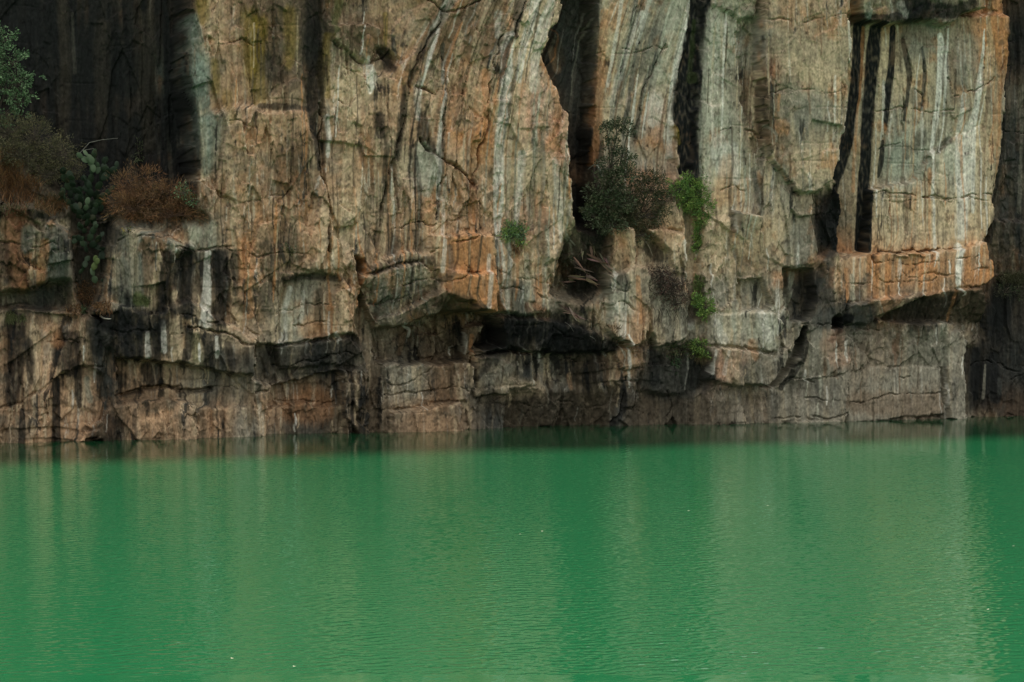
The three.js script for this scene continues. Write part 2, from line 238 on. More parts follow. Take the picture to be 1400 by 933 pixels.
// rock colour here and there, shade painted into the recess, chimney and hollow blacks: u, v, kind, stain share, roughness
const KIND = `-100,100,black,.2 60,60,black,.1 150,100,black,.1 230,150,black,.1 120,220,black,.1 260,100,aqua,.2 280,170,aqua,.3 300,40,tan,.3 320,120,tan,.2 340,60,brown,.4 380,60,brown,.5 430,60,slate,.4 340,200,tan,.2 330,270,tan,.3 380,170,tan,.2 400,230,brown,.3 380,300,tan,.3 330,340,tan,.4
 470,50,brown,.4 480,110,cream,.2 480,180,tan,.2 470,240,tan,.1 480,300,cream,.2 520,250,brown,.4 550,60,tan,.3 600,60,brown,.3 560,180,tan,.3 580,230,grey,.4 630,100,tan,.2 640,180,orange,.2 630,230,tan,.2 620,290,tan,.2 560,300,tan,.3 660,60,brown,.3 670,280,tan,.2 690,150,cream,.1 720,50,cream,.1 730,150,peach,.1 725,230,cream,.1 735,300,peach,.1 760,200,peach,.1 765,280,cream,.1
 780,80,slate,.3 795,200,black,.3 795,280,black,.3 825,60,cream,.2 830,160,cream,.2 860,90,grey,.2 880,40,grey,.2 900,90,pale,.1 900,170,peach,.1 860,220,grey,.1 890,230,peach,.1 985,60,pale,.1 980,150,pale,.1 990,220,pale,.1 985,290,cream,.1 1000,330,cream,.1 1030,60,grey,.3 1030,120,brown,.4 1040,180,brown,.4 1050,260,grey,.3 1090,60,cream,.1 1110,100,cream,.1 1100,160,grey,.1 1120,220,cream,.1 1080,15,tan,.2 1060,320,cream,.2 1090,330,grey,.3 1130,310,black,.4
 1200,80,cream,.1 1250,60,grey,.1 1250,110,cream,.1 1210,150,grey,.1 1240,220,aqua,.1 1300,100,grey,.1 1350,60,orange,.1 1345,200,cream,.1 1310,220,pale,.1 1280,300,cream,.1 1220,310,cream,.1 1340,300,cream,.1 1250,5,black,.2 1390,60,black,.2 1390,200,slate,.4 1385,300,slate,.4
 30,330,brown,.5 70,350,lichen,.6 20,370,brown,.5 60,410,black,.3 120,350,umber,.4 190,350,lichen,.6 180,400,lichen,.6 215,380,brown,.4 225,330,lichen,.6 260,330,grey,.5 300,370,brown,.5 340,400,tan,.4 30,450,brown,.6 80,450,tan,.4 60,500,tan,.5 30,550,brown,.5 100,560,tan,.3 60,590,tan,.3 150,520,brown,.5 140,470,umber,.6 210,450,cream,.7 270,460,cream,.7 330,450,tan,.4 300,490,slate,.6 200,515,tan,.3 280,515,grey,.3 340,515,grey,.3 210,560,tan,.3 300,570,tan,.3 340,580,grey,.3 150,595,brown,.4
 390,350,tan,.3 430,340,tan,.2 420,400,grey,.2 400,440,pale,.2 440,430,tan,.3 470,420,tan,.2 380,490,umber,.4 440,490,slate,.4 420,540,brown,.2 430,570,umber,.2 490,550,umber,.5 360,560,tan,.2 520,330,tan,.3 570,330,tan,.3 560,380,grey,.3 530,410,grey,.2 580,420,brown,.2 640,350,orange,.0 655,400,orange,.0 600,350,tan,.2 560,470,umber,.5 620,470,umber,.5 560,520,grey,.3 600,540,brown,.3 590,575,tan,.2 680,460,umber,.6 680,510,grey,.4 680,560,slate,.3 720,360,cream,.2 720,410,grey,.4 700,350,tan,.2
 760,460,black,.5 740,510,grey,.4 800,510,umber,.5 760,555,slate,.2 850,560,slate,.2 800,380,umber,.4 850,330,tan,.2 850,420,pale,.1 875,440,tan,.2 910,320,tan,.1 930,340,cream,.1 910,420,grey,.4 930,440,grey,.3 860,490,tan,.2 900,510,black,.3 950,510,black,.4 920,560,slate,.1 1000,560,grey,.2 985,350,cream,.2 990,400,grey,.2 1030,360,tan,.2 1030,400,grey,.2 1000,450,pale,.2 1050,450,pale,.2 1000,500,peach,.2 1030,510,grey,.2 1095,400,black,.3 1130,380,slate,.4 1130,430,slate,.4
 1160,370,tan,.2 1200,370,orange,.1 1260,370,orange,.0 1340,360,orange,.0 1250,430,umber,.2 1180,430,slate,.3 1330,420,umber,.4 1120,480,grey,.1 1200,480,brown,.1 1280,470,grey,.2 1120,550,grey,.2 1220,540,grey,.1 1310,540,grey,.2 1300,480,grey,.2 1360,440,black,.2 1390,500,slate,.4 1350,520,black,.2 1380,565,brown,.2 1500,300,slate,.4 1500,500,slate,.4 300,-100,brown,.3 700,-100,tan,.3 1000,-100,grey,.3 1250,-100,slate,.4`.trim().split(/\s+/).map(t => { const p = t.split(','); return [+p[0], +p[1], LIN[p[2]], +p[3]]; });
// stains, washes and lichen, a few darks painting shade in recesses: kind, strength, softness, then u, v, full width in photo pixels
const ST = [];
const stainOrShade = (kind, a, soft, pts) => { const p = nums(pts), q = []; for (let i = 0; i < p.length; i += 3) q.push([p[i], p[i + 1], p[i + 2]]); ST.push({ c: LIN[kind], a, soft, q }); };
stainOrShade('umber', .28, .7, '85,-20,14 88,120,16 86,230,12'); stainOrShade('umber', .2, .7, '140,40,20 138,200,16'); stainOrShade('umber', .22, .7, '200,30,26 198,110,22 205,200,16');
stainOrShade('grey', .12, .6, '98,20,4 102,100,4'); stainOrShade('black', .8, .5, '238,-30,30 236,140,24 250,230,20');  // the black stroke deepens the painted shade of the recess
stainOrShade('aqua', .6, .8, '264,24,12 271,70,22 274,110,22 280,150,18 284,190,16 282,235,12'); stainOrShade('aqua', .5, .8, '250,90,12 246,115,8');
stainOrShade('ochre', .55, .8, '276,-30,18 278,12,18 276,30,8'); stainOrShade('ochre', .55, .8, '292,84,10 294,125,12'); stainOrShade('ochre', .5, .8, '342,20,20 346,60,26 340,100,16'); stainOrShade('ochre', .5, .8, '356,30,18 352,90,20 356,135,22');
stainOrShade('ochre', .45, .8, '394,20,20 398,60,18 392,90,12'); stainOrShade('ochre', .55, .6, '446,50,10 444,90,14 446,130,10'); stainOrShade('ochre', .6, .5, '530,20,6 531,60,5'); stainOrShade('ochre', .35, .7, '310,130,14 316,165,10'); stainOrShade('moss', .6, .6, '464,0,12 460,40,8');
stainOrShade('black', .85, .55, '428,-30,34 430,50,28 430,110,22 428,150,18 433,190,14 438,230,8'); stainOrShade('black', .5, .6, '372,90,30 380,104,24'); stainOrShade('black', .7, .5, '355,146,6 380,147,8 422,148,8');
stainOrShade('white', .8, .4, '504,84,12 507,106,16 506,126,8'); stainOrShade('white', .7, .4, '446,160,6 449,190,7 448,215,4'); stainOrShade('cream', .6, .6, '478,125,20 480,180,22 478,240,18 486,300,16'); stainOrShade('black', .8, .5, '530,66,16 532,90,20'); stainOrShade('black', .85, .45, '518,160,14 519,184,14');
stainOrShade('black', .55, .5, '536,195,10 530,225,12 524,270,10 518,320,8 515,350,6'); stainOrShade('umber', .7, .5, '612,0,10 592,45,12 572,80,10 556,125,10 548,180,10 540,215,8'); stainOrShade('grey', .7, .4, '618,0,12 600,30,12 588,60,9'); stainOrShade('white', .4, .4, '612,2,5 596,34,5'); stainOrShade('umber', .7, .4, '650,0,12 640,24,10 632,42,5');
stainOrShade('black', .8, .5, '578,160,16 582,185,18 590,205,12'); stainOrShade('pale', .65, .4, '580,205,20 584,235,26 582,262,16'); stainOrShade('slate', .7, .5, '607,60,5 606,130,6 603,185,5 600,260,5 597,300,4'); stainOrShade('white', .6, .4, '600,270,5 598,210,5 602,160,3'); stainOrShade('white', .4, .5, '573,118,12 572,160,8');
stainOrShade('black', .6, .5, '553,120,7 549,170,8 543,215,8'); stainOrShade('black', .6, .5, '570,215,5 574,260,6 572,310,5'); stainOrShade('cream', .5, .5, '556,200,7 553,250,9'); stainOrShade('black', .55, .5, '492,190,8 496,225,6');
stainOrShade('white', .75, .35, '696,50,12 690,110,14 684,180,14 681,250,13 684,312,10 684,360,8'); stainOrShade('slate', .6, .5, '697,40,3 688,90,4 680,160,4'); stainOrShade('orange', .6, .5, '664,100,12 662,160,10 656,220,8'); stainOrShade('rust', .4, .6, '640,240,16 650,300,12'); stainOrShade('white', .5, .5, '682,18,10 680,50,7');
stainOrShade('black', .75, .4, '712,-20,12 706,20,10 702,52,6'); stainOrShade('white', .7, .4, '736,-20,14 724,30,12 712,70,10 706,110,8'); stainOrShade('white', .5, .5, '752,0,12 735,60,14 728,120,14'); stainOrShade('white', .65, .4, '712,210,8 710,260,8 706,310,7'); stainOrShade('grey', .6, .5, '728,140,8 730,220,9 728,310,8'); stainOrShade('white', .45, .5, '758,220,8 768,300,10 770,330,8'); stainOrShade('orange', .5, .6, '745,90,12 762,150,10 748,200,14'); stainOrShade('umber', .5, .5, '753,60,10 745,68,6');
stainOrShade('slate', .8, .5, '780,-20,44 778,60,50 790,140,36'); stainOrShade('black', .7, .5, '795,160,26 797,250,24 802,320,30'); stainOrShade('tan', .5, .6, '756,70,12 762,95,10'); stainOrShade('umber', .6, .6, '758,58,20 765,85,16');  // slate and black strokes add painted shade to the dark chimney wall
stainOrShade('orange', .45, .5, '820,20,12 818,100,14 815,180,14 812,220,12'); stainOrShade('white', .55, .35, '845,-10,6 836,60,5 828,120,5'); stainOrShade('white', .5, .4, '872,20,9 852,80,10 834,140,10'); stainOrShade('slate', .65, .45, '866,-20,7 860,30,6 850,80,6 844,104,4'); stainOrShade('slate', .55, .6, '888,50,30 872,90,34 852,120,24'); stainOrShade('slate', .75, .4, '906,55,8 892,90,8 880,120,8 874,160,9 870,196,8'); stainOrShade('pale', .6, .5, '930,-20,22 914,60,22 904,100,16'); stainOrShade('white', .9, .3, '944,-20,8 934,40,9 924,90,8 918,140,7 917,215,6'); stainOrShade('white', .55, .5, '898,140,26 896,165,22'); stainOrShade('orange', .5, .6, '880,200,30 910,204,24'); stainOrShade('pale', .5, .6, '880,215,36 905,220,36'); stainOrShade('white', .4, .5, '884,0,6 868,60,6'); stainOrShade('grey', .6, .5, '850,140,30 858,180,24 866,205,16');
stainOrShade('black', 1, .18, '953,-20,22 951,20,24 945,70,30 939,110,36 936,150,38 938,190,32 938,225,28 942,250,22'); stainOrShade('moss', .35, .6, '948,30,6 942,110,8'); stainOrShade('ochre', .5, .5, '925,175,10 927,195,8');
stainOrShade('pale', .6, .4, '975,20,18 968,100,18 962,180,14 962,240,12'); stainOrShade('white', .45, .5, '985,200,30 990,230,26'); stainOrShade('orange', .4, .6, '1000,220,24 985,268,30'); stainOrShade('slate', .5, .5, '1002,285,10 1005,310,12'); stainOrShade('white', .5, .5, '1004,200,10 1008,250,10'); stainOrShade('umber', .6, .5, '1030,120,14 1036,150,14 1040,180,12'); stainOrShade('rust', .35, .6, '1042,60,20 1044,100,18'); stainOrShade('slate', .5, .5, '1030,230,7 1040,290,8');
stainOrShade('grey', .5, .6, '1090,140,60 1120,150,50'); stainOrShade('cream', .5, .6, '1070,60,40 1120,90,50'); stainOrShade('orange', .3, .6, '1140,200,14 1143,235,14'); stainOrShade('orange', .45, .4, '1065,130,4 1064,150,4'); stainOrShade('white', .5, .4, '1155,30,4 1161,100,5 1153,180,4 1150,220,4'); stainOrShade('slate', .3, .6, '1100,55,60 1050,60,20'); stainOrShade('white', .4, .5, '1108,240,6 1112,262,5');
stainOrShade('black', 1, .2, '1168,38,18 1168,100,17 1162,160,18 1156,210,20 1150,260,24 1146,300,28 1146,335,20'); stainOrShade('orange', .5, .5, '1174,40,5 1174,110,4 1170,170,5 1170,260,6'); stainOrShade('black', 1, .18, '1190,40,18 1188,80,21 1186,130,20 1185,180,19 1186,215,19 1184,250,16 1182,300,14 1180,340,12'); stainOrShade('black', 1, .2, '1213,40,9 1214,80,11 1212,120,13 1209,150,11 1208,175,8'); stainOrShade('black', .9, .25, '1206,196,5 1206,220,7 1203,240,5');
stainOrShade('black', .85, .3, '1228,54,5 1236,85,10 1240,105,10 1238,130,6 1235,165,4'); stainOrShade('slate', .8, .35, '1255,66,4 1260,105,7 1258,148,5'); stainOrShade('slate', .5, .5, '1246,128,20 1250,142,14'); stainOrShade('white', .95, .3, '1278,52,8 1281,76,13 1280,110,10 1277,160,8 1272,215,5'); stainOrShade('white', .55, .5, '1278,215,4 1274,270,5'); stainOrShade('pale', .7, .5, '1248,190,40 1236,240,50'); stainOrShade('cream', .6, .5, '1226,110,16 1222,140,12'); stainOrShade('cream', .5, .5, '1202,130,12 1198,180,12 1196,250,9'); stainOrShade('orange', .5, .6, '1200,170,14 1212,180,12'); stainOrShade('brown', .5, .6, '1296,80,20 1300,140,14'); stainOrShade('white', .7, .45, '1335,90,8 1330,150,12 1322,210,18 1316,280,22 1312,320,18'); stainOrShade('white', .75, .35, '1334,130,5 1332,220,6 1330,290,5'); stainOrShade('white', .55, .45, '1314,130,7 1312,200,8 1308,260,8'); stainOrShade('orange', .35, .5, '1365,10,16 1368,60,12 1360,140,10 1356,220,10'); stainOrShade('brown', .5, .5, '1346,120,8 1344,220,9 1338,310,8'); stainOrShade('orange', .5, .5, '1270,230,7 1268,330,9'); stainOrShade('brown', .6, .45, '1240,270,7 1239,320,6'); stainOrShade('brown', .4, .5, '1220,80,20 1240,40,30 1262,60,16'); stainOrShade('grey', .5, .6, '1318,60,30 1320,90,24'); stainOrShade('umber', .6, .5, '1255,192,26 1240,212,12'); stainOrShade('black', .6, .5, '1296,190,12 1280,206,8');
stainOrShade('black', .85, .4, '1180,24,16 1220,24,12 1270,16,24 1310,14,20 1330,5,16'); stainOrShade('aqua', .6, .5, '1186,10,16 1190,22,10'); stainOrShade('white', .3, .6, '1230,5,10 1240,20,10'); stainOrShade('slate', .4, .5, '1388,120,10 1382,230,10 1376,320,8'); stainOrShade('grey', .25, .5, '1398,120,8 1394,290,6');
stainOrShade('black', .7, .5, '1376,10,8 1374,90,8 1371,170,8 1364,260,10 1358,330,8');
// left foot
stainOrShade('black', .85, .4, '22,438,24 24,480,26 18,520,24 14,550,16'); stainOrShade('black', .8, .4, '40,470,12 42,520,10'); stainOrShade('black', .85, .35, '92,466,34 92,490,36 96,506,20'); stainOrShade('black', .92, .25, '76,520,11 76,560,11 77,625,12'); stainOrShade('black', .8, .3, '107,506,10 107,540,9 109,556,5'); stainOrShade('black', .85, .35, '30,562,8 29,625,11'); stainOrShade('aqua', .5, .5, '118,520,10 122,550,8'); stainOrShade('slate', .6, .5, '132,440,20 140,500,26 146,535,16'); stainOrShade('black', .7, .5, '124,440,14 134,480,16'); stainOrShade('cream', .5, .5, '48,450,10 52,500,10 48,530,8'); stainOrShade('orange', .4, .6, '70,450,20 78,470,14');
stainOrShade('black', .85, .45, '170,432,18 176,480,18'); stainOrShade('black', .75, .4, '190,440,8 190,490,8'); stainOrShade('black', .8, .4, '212,446,8 214,492,10'); stainOrShade('white', .6, .4, '200,452,7 202,486,8'); stainOrShade('white', .5, .4, '222,440,6 224,480,8'); stainOrShade('cream', .6, .4, '240,440,14 238,485,16'); stainOrShade('moss', .5, .5, '262,460,16 270,490,14'); stainOrShade('black', .85, .4, '258,448,10 256,488,8'); stainOrShade('black', .85, .4, '282,462,14 288,500,16'); stainOrShade('white', .7, .4, '296,462,6 298,485,7'); stainOrShade('black', .7, .4, '312,470,10 318,505,12'); stainOrShade('black', .6, .5, '336,480,10 342,510,12');
stainOrShade('black', .85, .45, '228,350,16 224,400,18 220,425,14'); stainOrShade('black', .9, .4, '254,345,22 252,390,20 256,430,14'); stainOrShade('black', .85, .45, '300,350,22 304,400,20 300,440,16'); stainOrShade('white', .65, .45, '283,345,7 282,390,10 280,440,16'); stainOrShade('pale', .6, .5, '266,318,16 264,336,12'); stainOrShade('pale', .5, .5, '290,312,18 290,334,12'); stainOrShade('cream', .6, .4, '238,400,8 236,430,8'); stainOrShade('orange', .5, .5, '332,330,14 336,380,14 340,430,12'); stainOrShade('umber', .6, .5, '316,410,10 336,420,16'); stainOrShade('black', .6, .5, '320,345,10 322,400,8');
stainOrShade('black', .85, .3, '200,502,16 206,526,12'); stainOrShade('black', .8, .3, '216,498,10 218,526,9'); stainOrShade('slate', .6, .5, '292,510,20 290,550,16'); stainOrShade('black', .6, .4, '312,512,8 306,552,10'); stainOrShade('black', .5, .4, '352,520,8 350,550,7'); stainOrShade('slate', .4, .5, '150,530,26 160,570,20'); stainOrShade('cream', .5, .5, '228,500,7 230,560,6'); stainOrShade('cream', .4, .5, '262,540,8 264,590,8'); stainOrShade('umber', .5, .5, '190,545,30 230,550,20'); stainOrShade('black', .6, .5, '304,566,8 306,600,6'); stainOrShade('umber', .5, .5, '276,565,10 280,600,8'); stainOrShade('black', .7, .4, '150,588,40 130,596,20');
// left ledge rocks
stainOrShade('rust', .45, .7, '20,300,30 14,350,26 30,390,20'); stainOrShade('lichen', .7, .6, '40,318,18 36,340,14'); stainOrShade('lichen', .7, .6, '82,352,14 84,376,14'); stainOrShade('black', .6, .5, '4,340,14 8,380,16'); stainOrShade('orange', .5, .5, '60,330,10 56,385,12'); stainOrShade('grey', .5, .8, '172,360,24 180,390,20'); stainOrShade('black', .5, .7, '156,400,20 190,425,20'); stainOrShade('umber', .5, .7, '205,345,30 220,370,20'); stainOrShade('black', .6, .5, '158,320,20 156,340,14'); stainOrShade('moss', .8, .45, '190,408,18 200,412,12'); stainOrShade('brown', .6, .5, '196,330,8 200,400,10'); stainOrShade('cream', .5, .5, '214,350,8 210,400,8'); stainOrShade('black', .9, .35, '150,440,30 200,440,34 230,430,20'); stainOrShade('black', .8, .4, '225,410,14 238,424,14');
// middle foot
stainOrShade('white', .5, .45, '396,394,7 388,425,7'); stainOrShade('white', .4, .45, '414,400,6 412,440,7'); stainOrShade('orange', .5, .45, '454,420,8 456,455,8'); stainOrShade('umber', .7, .5, '436,400,10 434,440,12'); stainOrShade('cream', .6, .4, '468,400,10 470,450,14'); stainOrShade('black', .7, .5, '390,382,10 420,378,10 462,382,8'); stainOrShade('orange', .4, .5, '420,450,30 440,452,16'); stainOrShade('umber', .55, .6, '360,340,20 372,380,20 360,415,16'); stainOrShade('umber', .5, .6, '396,320,20 402,350,16'); stainOrShade('moss', .5, .6, '395,340,8 396,345,8'); stainOrShade('slate', .5, .5, '362,400,30 370,425,20');
stainOrShade('black', .7, .45, '480,470,30 470,500,24'); stainOrShade('black', .6, .45, '440,476,40 420,490,26'); stainOrShade('black', .7, .3, '480,520,5 478,590,6'); stainOrShade('black', .7, .3, '492,515,4 490,590,5'); stainOrShade('cream', .4, .4, '486,520,4 484,580,4'); stainOrShade('black', .5, .5, '366,490,20 360,505,14'); stainOrShade('slate', .6, .4, '420,577,60 400,582,30'); stainOrShade('orange', .35, .5, '430,556,50 400,560,30');
stainOrShade('brown', .5, .5, '548,455,9 546,485,7'); stainOrShade('brown', .5, .5, '598,440,14 596,455,10'); stainOrShade('orange', .5, .4, '644,460,7 644,490,5'); stainOrShade('black', .7, .45, '670,440,26 690,470,30 664,500,14 652,520,6'); stainOrShade('umber', .75, .45, '600,412,30 632,418,30 650,424,16'); stainOrShade('slate', .4, .5, '560,400,40 530,420,30'); stainOrShade('black', .6, .5, '510,370,14 540,362,14 590,356,14'); stainOrShade('slate', .6, .4, '615,340,8 620,375,10 600,385,8'); stainOrShade('white', .5, .45, '667,350,5 668,420,6'); stainOrShade('white', .5, .4, '608,330,5 606,372,6'); stainOrShade('black', .6, .5, '568,316,10 572,335,14'); stainOrShade('slate', .55, .5, '540,334,18 535,345,12');  // umber darkens the rock under the orange block, slate the broken overhang
stainOrShade('black', .7, .45, '682,330,5 683,420,6'); stainOrShade('slate', .6, .5, '712,390,18 720,425,24'); stainOrShade('white', .5, .45, '700,340,6 698,420,7'); stainOrShade('orange', .5, .5, '742,380,10 738,420,12'); stainOrShade('pale', .5, .5, '724,350,10 726,410,10'); stainOrShade('rust', .4, .5, '730,420,20 745,432,14');
stainOrShade('black', .85, .45, '700,446,30 750,455,40 800,464,44 840,474,20'); stainOrShade('cream', .6, .4, '749,485,7 748,520,8'); stainOrShade('black', .7, .4, '722,490,8 724,520,8'); stainOrShade('black', .5, .5, '766,500,14 780,510,20'); stainOrShade('tan', .5, .5, '776,510,7 778,530,7'); stainOrShade('black', .6, .5, '820,500,40 800,520,24'); stainOrShade('black', .75, .35, '850,530,8 846,555,8 834,580,8'); stainOrShade('slate', .5, .5, '726,510,16 700,520,16'); stainOrShade('umber', .5, .5, '660,540,26 700,560,40'); stainOrShade('cream', .4, .5, '700,530,40 730,532,20');
stainOrShade('pale', .5, .4, '838,390,8 836,440,8'); stainOrShade('orange', .55, .45, '870,380,8 876,440,10'); stainOrShade('slate', .6, .5, '850,382,20 856,392,12'); stainOrShade('white', .4, .5, '846,420,14 850,455,12'); stainOrShade('black', .8, .4, '884,340,18 900,350,18'); stainOrShade('white', .6, .45, '938,330,8 944,400,8 946,450,8'); stainOrShade('umber', .6, .5, '952,380,12 954,440,14'); stainOrShade('black', .6, .6, '890,485,14 892,520,16'); stainOrShade('black', .6, .6, '950,490,14 952,525,14'); stainOrShade('white', .5, .4, '978,480,5 976,510,5'); stainOrShade('peach', .7, .4, '986,480,6 984,515,6'); stainOrShade('white', .4, .4, '996,480,5 992,512,5'); stainOrShade('white', .4, .5, '980,440,8 990,465,14'); stainOrShade('white', .4, .5, '1040,430,12 1052,460,16'); stainOrShade('slate', .5, .5, '1016,500,14 1010,540,16'); stainOrShade('orange', .4, .5, '1030,470,14 1034,490,10');  // the two weaker black strokes paint shade in the hollow under the bush
stainOrShade('black', .6, .5, '1104,375,10 1102,410,8 1100,440,8'); stainOrShade('black', .85, .35, '1100,448,7 1090,480,10 1076,508,10 1062,526,10'); stainOrShade('black', .75, .45, '1130,280,24 1132,330,18'); stainOrShade('pale', .5, .5, '1082,375,7 1080,430,6'); stainOrShade('slate', .5, .5, '1060,545,20 1058,570,14'); stainOrShade('black', 1, .3, '1148,434,14 1146,452,10 1136,466,8'); stainOrShade('slate', .7, .4, '1178,436,12 1170,446,10'); stainOrShade('pale', .5, .4, '1164,380,7 1165,408,7'); stainOrShade('orange', .6, .4, '1157,370,6 1157,412,5'); stainOrShade('slate', .5, .5, '1185,380,16 1175,400,14'); stainOrShade('white', .9, .35, '1308,336,12 1311,360,10 1310,388,8'); stainOrShade('brown', .5, .5, '1335,352,16 1330,360,12'); stainOrShade('black', .6, .45, '1230,428,40 1270,424,40 1300,410,20'); stainOrShade('cream', .5, .4, '1232,412,5 1204,440,5'); stainOrShade('umber', .6, .45, '1330,405,20 1336,432,18'); stainOrShade('orange', .4, .5, '1300,400,7 1302,436,6'); stainOrShade('grey', .5, .5, '1240,470,16 1244,500,14'); stainOrShade('rust', .4, .5, '1220,465,5 1222,500,4'); stainOrShade('pale', .4, .5, '1290,445,14 1296,495,12'); stainOrShade('peach', .5, .6, '1140,470,40 1150,490,30'); stainOrShade('slate', .4, .5, '1090,525,30 1130,540,40'); stainOrShade('slate', .4, .5, '1240,540,14 1242,565,12'); stainOrShade('slate', .5, .5, '1308,520,10 1306,545,8'); stainOrShade('black', .5, .4, '1288,510,5 1285,570,6'); stainOrShade('grey', .5, .5, '1190,520,8 1192,565,8'); stainOrShade('brown', .5, .5, '1170,550,30 1270,556,50');  // black strokes darken the cavities and the hollow under the ledge
stainOrShade('black', .9, .3, '1335,480,16 1334,520,18 1336,545,12'); stainOrShade('black', .85, .4, '1360,490,18 1362,545,14'); stainOrShade('black', .8, .4, '1376,400,40 1366,440,26'); stainOrShade('grey', .5, .4, '1347,500,4 1345,545,5'); stainOrShade('slate', .5, .4, '1368,520,7 1366,540,5');
{ // the many thin run-off lines between the large ones: zone u0, u1, v0, v1, how many, shortest, longest, widest, lean, kinds
  const r = rng(404);
  for (const [u0, u1, v0, v1, n, l0, l1, w1, lean, kinds] of [[300, 450, -20, 400, 46, 30, 150, 6, 0, 'umber umber black cream grey orange'], [450, 560, -20, 400, 50, 40, 190, 6, 14, 'umber black umber cream cream orange white'], [545, 700, -30, 400, 85, 50, 240, 6, 52, 'umber umber black cream white grey orange brown'], [695, 785, -30, 420, 46, 60, 260, 6, 30, 'white cream grey umber orange pale'], [815, 925, -30, 220, 40, 60, 200, 6, 34, 'white grey slate cream pale brown'], [956, 1045, 0, 330, 34, 50, 180, 6, 4, 'white pale grey cream umber'], [1046, 1160, 10, 250, 22, 20, 90, 7, 0, 'grey cream white brown'], [1195, 1372, 35, 340, 60, 50, 230, 6, 2, 'white white brown grey cream orange umber'], [1378, 1460, -20, 560, 26, 60, 200, 6, 0, 'slate grey umber'], [20, 350, 440, 600, 60, 14, 60, 7, 0, 'black black umber cream white'], [200, 350, 330, 440, 24, 20, 80, 7, 0, 'black white cream slate'], [375, 500, 380, 600, 36, 16, 60, 6, 0, 'umber black cream white'], [520, 850, 430, 575, 66, 14, 60, 7, 0, 'umber black grey cream white'], [690, 1075, 320, 520, 60, 20, 90, 7, 0, 'white grey umber cream black'], [1085, 1325, 440, 565, 40, 20, 90, 8, 0, 'grey umber pale brown white'], [1150, 1350, 340, 405, 20, 12, 50, 6, 0, 'umber white brown']]) {
    const ks = kinds.split(' '), bend = v => v < 250 ? lean * Math.pow((250 - v) / 250, 2) : 0;
    for (let k = 0; k < n; k++) {
      const u = u0 + (u1 - u0) * r(), len = l0 + (l1 - l0) * r() * r(), v = v0 + (v1 - v0 - len * 0.6) * r(), w = 1.6 + (w1 - 1.6) * r() * r(), q = [];
      for (let m = 0; m <= 4; m++) { const vv = v + len * m / 4; q.push([u + bend(vv) + (r() - 0.5) * 2.5, vv, w * [0.6, 1, 1, 0.8, 0.3][m]]); }
      ST.push({ c: LIN[ks[Math.floor(r() * ks.length)]], a: 0.35 + 0.45 * r(), soft: 0.5, q, thin: true });
    }
  }
}
const WS = [];
const wash = (kind, a, soft, pts) => { const p = nums(pts), q = []; for (let i = 0; i < p.length; i += 2) q.push([p[i], p[i + 1]]); WS.push({ c: LIN[kind], a, soft, q }); };
wash('black', .97, .1, '-220,-260 262,-260 260,25 256,60 253,100 258,130 264,150 268,200 271,252 262,300 -220,300');  // black crust, painted darker still for the shade of the deep recess
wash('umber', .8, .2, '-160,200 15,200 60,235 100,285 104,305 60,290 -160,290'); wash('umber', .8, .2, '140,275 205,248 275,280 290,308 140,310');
wash('black', .8, .12, '785,-40 815,-40 812,60 808,150 805,182 806,250 812,300 836,320 832,400 800,410 775,400 775,345 790,300 784,230 780,156 757,106 748,72 756,46');  // dark rock with the shade of the chimney painted in
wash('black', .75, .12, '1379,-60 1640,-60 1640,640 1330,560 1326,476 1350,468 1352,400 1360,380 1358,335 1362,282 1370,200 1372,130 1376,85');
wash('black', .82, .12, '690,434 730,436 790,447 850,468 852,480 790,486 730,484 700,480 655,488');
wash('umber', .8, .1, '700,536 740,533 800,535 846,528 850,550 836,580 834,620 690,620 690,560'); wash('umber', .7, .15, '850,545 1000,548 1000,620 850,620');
wash('umber', .8, .1, '1204,440 1240,416 1290,400 1345,392 1350,440 1300,442'); wash('slate', .7, .2, '874,476 960,470 972,500 975,530 950,540 900,538 850,524 874,504');  // umber darkens the hollow under the ledge; slate paints shade below the bush
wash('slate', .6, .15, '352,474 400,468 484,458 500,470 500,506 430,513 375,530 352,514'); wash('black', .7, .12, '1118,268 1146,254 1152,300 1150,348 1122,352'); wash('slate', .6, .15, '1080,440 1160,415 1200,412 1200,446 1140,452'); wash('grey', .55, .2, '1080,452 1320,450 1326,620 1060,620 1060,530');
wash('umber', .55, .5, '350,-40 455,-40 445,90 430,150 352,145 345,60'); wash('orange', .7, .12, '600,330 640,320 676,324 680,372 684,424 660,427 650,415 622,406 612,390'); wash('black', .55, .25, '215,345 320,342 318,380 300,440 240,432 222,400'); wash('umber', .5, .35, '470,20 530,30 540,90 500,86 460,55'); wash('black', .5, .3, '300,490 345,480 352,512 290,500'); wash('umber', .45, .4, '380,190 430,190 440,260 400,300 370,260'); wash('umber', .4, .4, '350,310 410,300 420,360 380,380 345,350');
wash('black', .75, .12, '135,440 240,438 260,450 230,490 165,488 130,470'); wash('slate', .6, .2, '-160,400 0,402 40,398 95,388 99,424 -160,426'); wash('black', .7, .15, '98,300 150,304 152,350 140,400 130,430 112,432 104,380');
console.log('survey', BL.length, CR.length, ST.length);
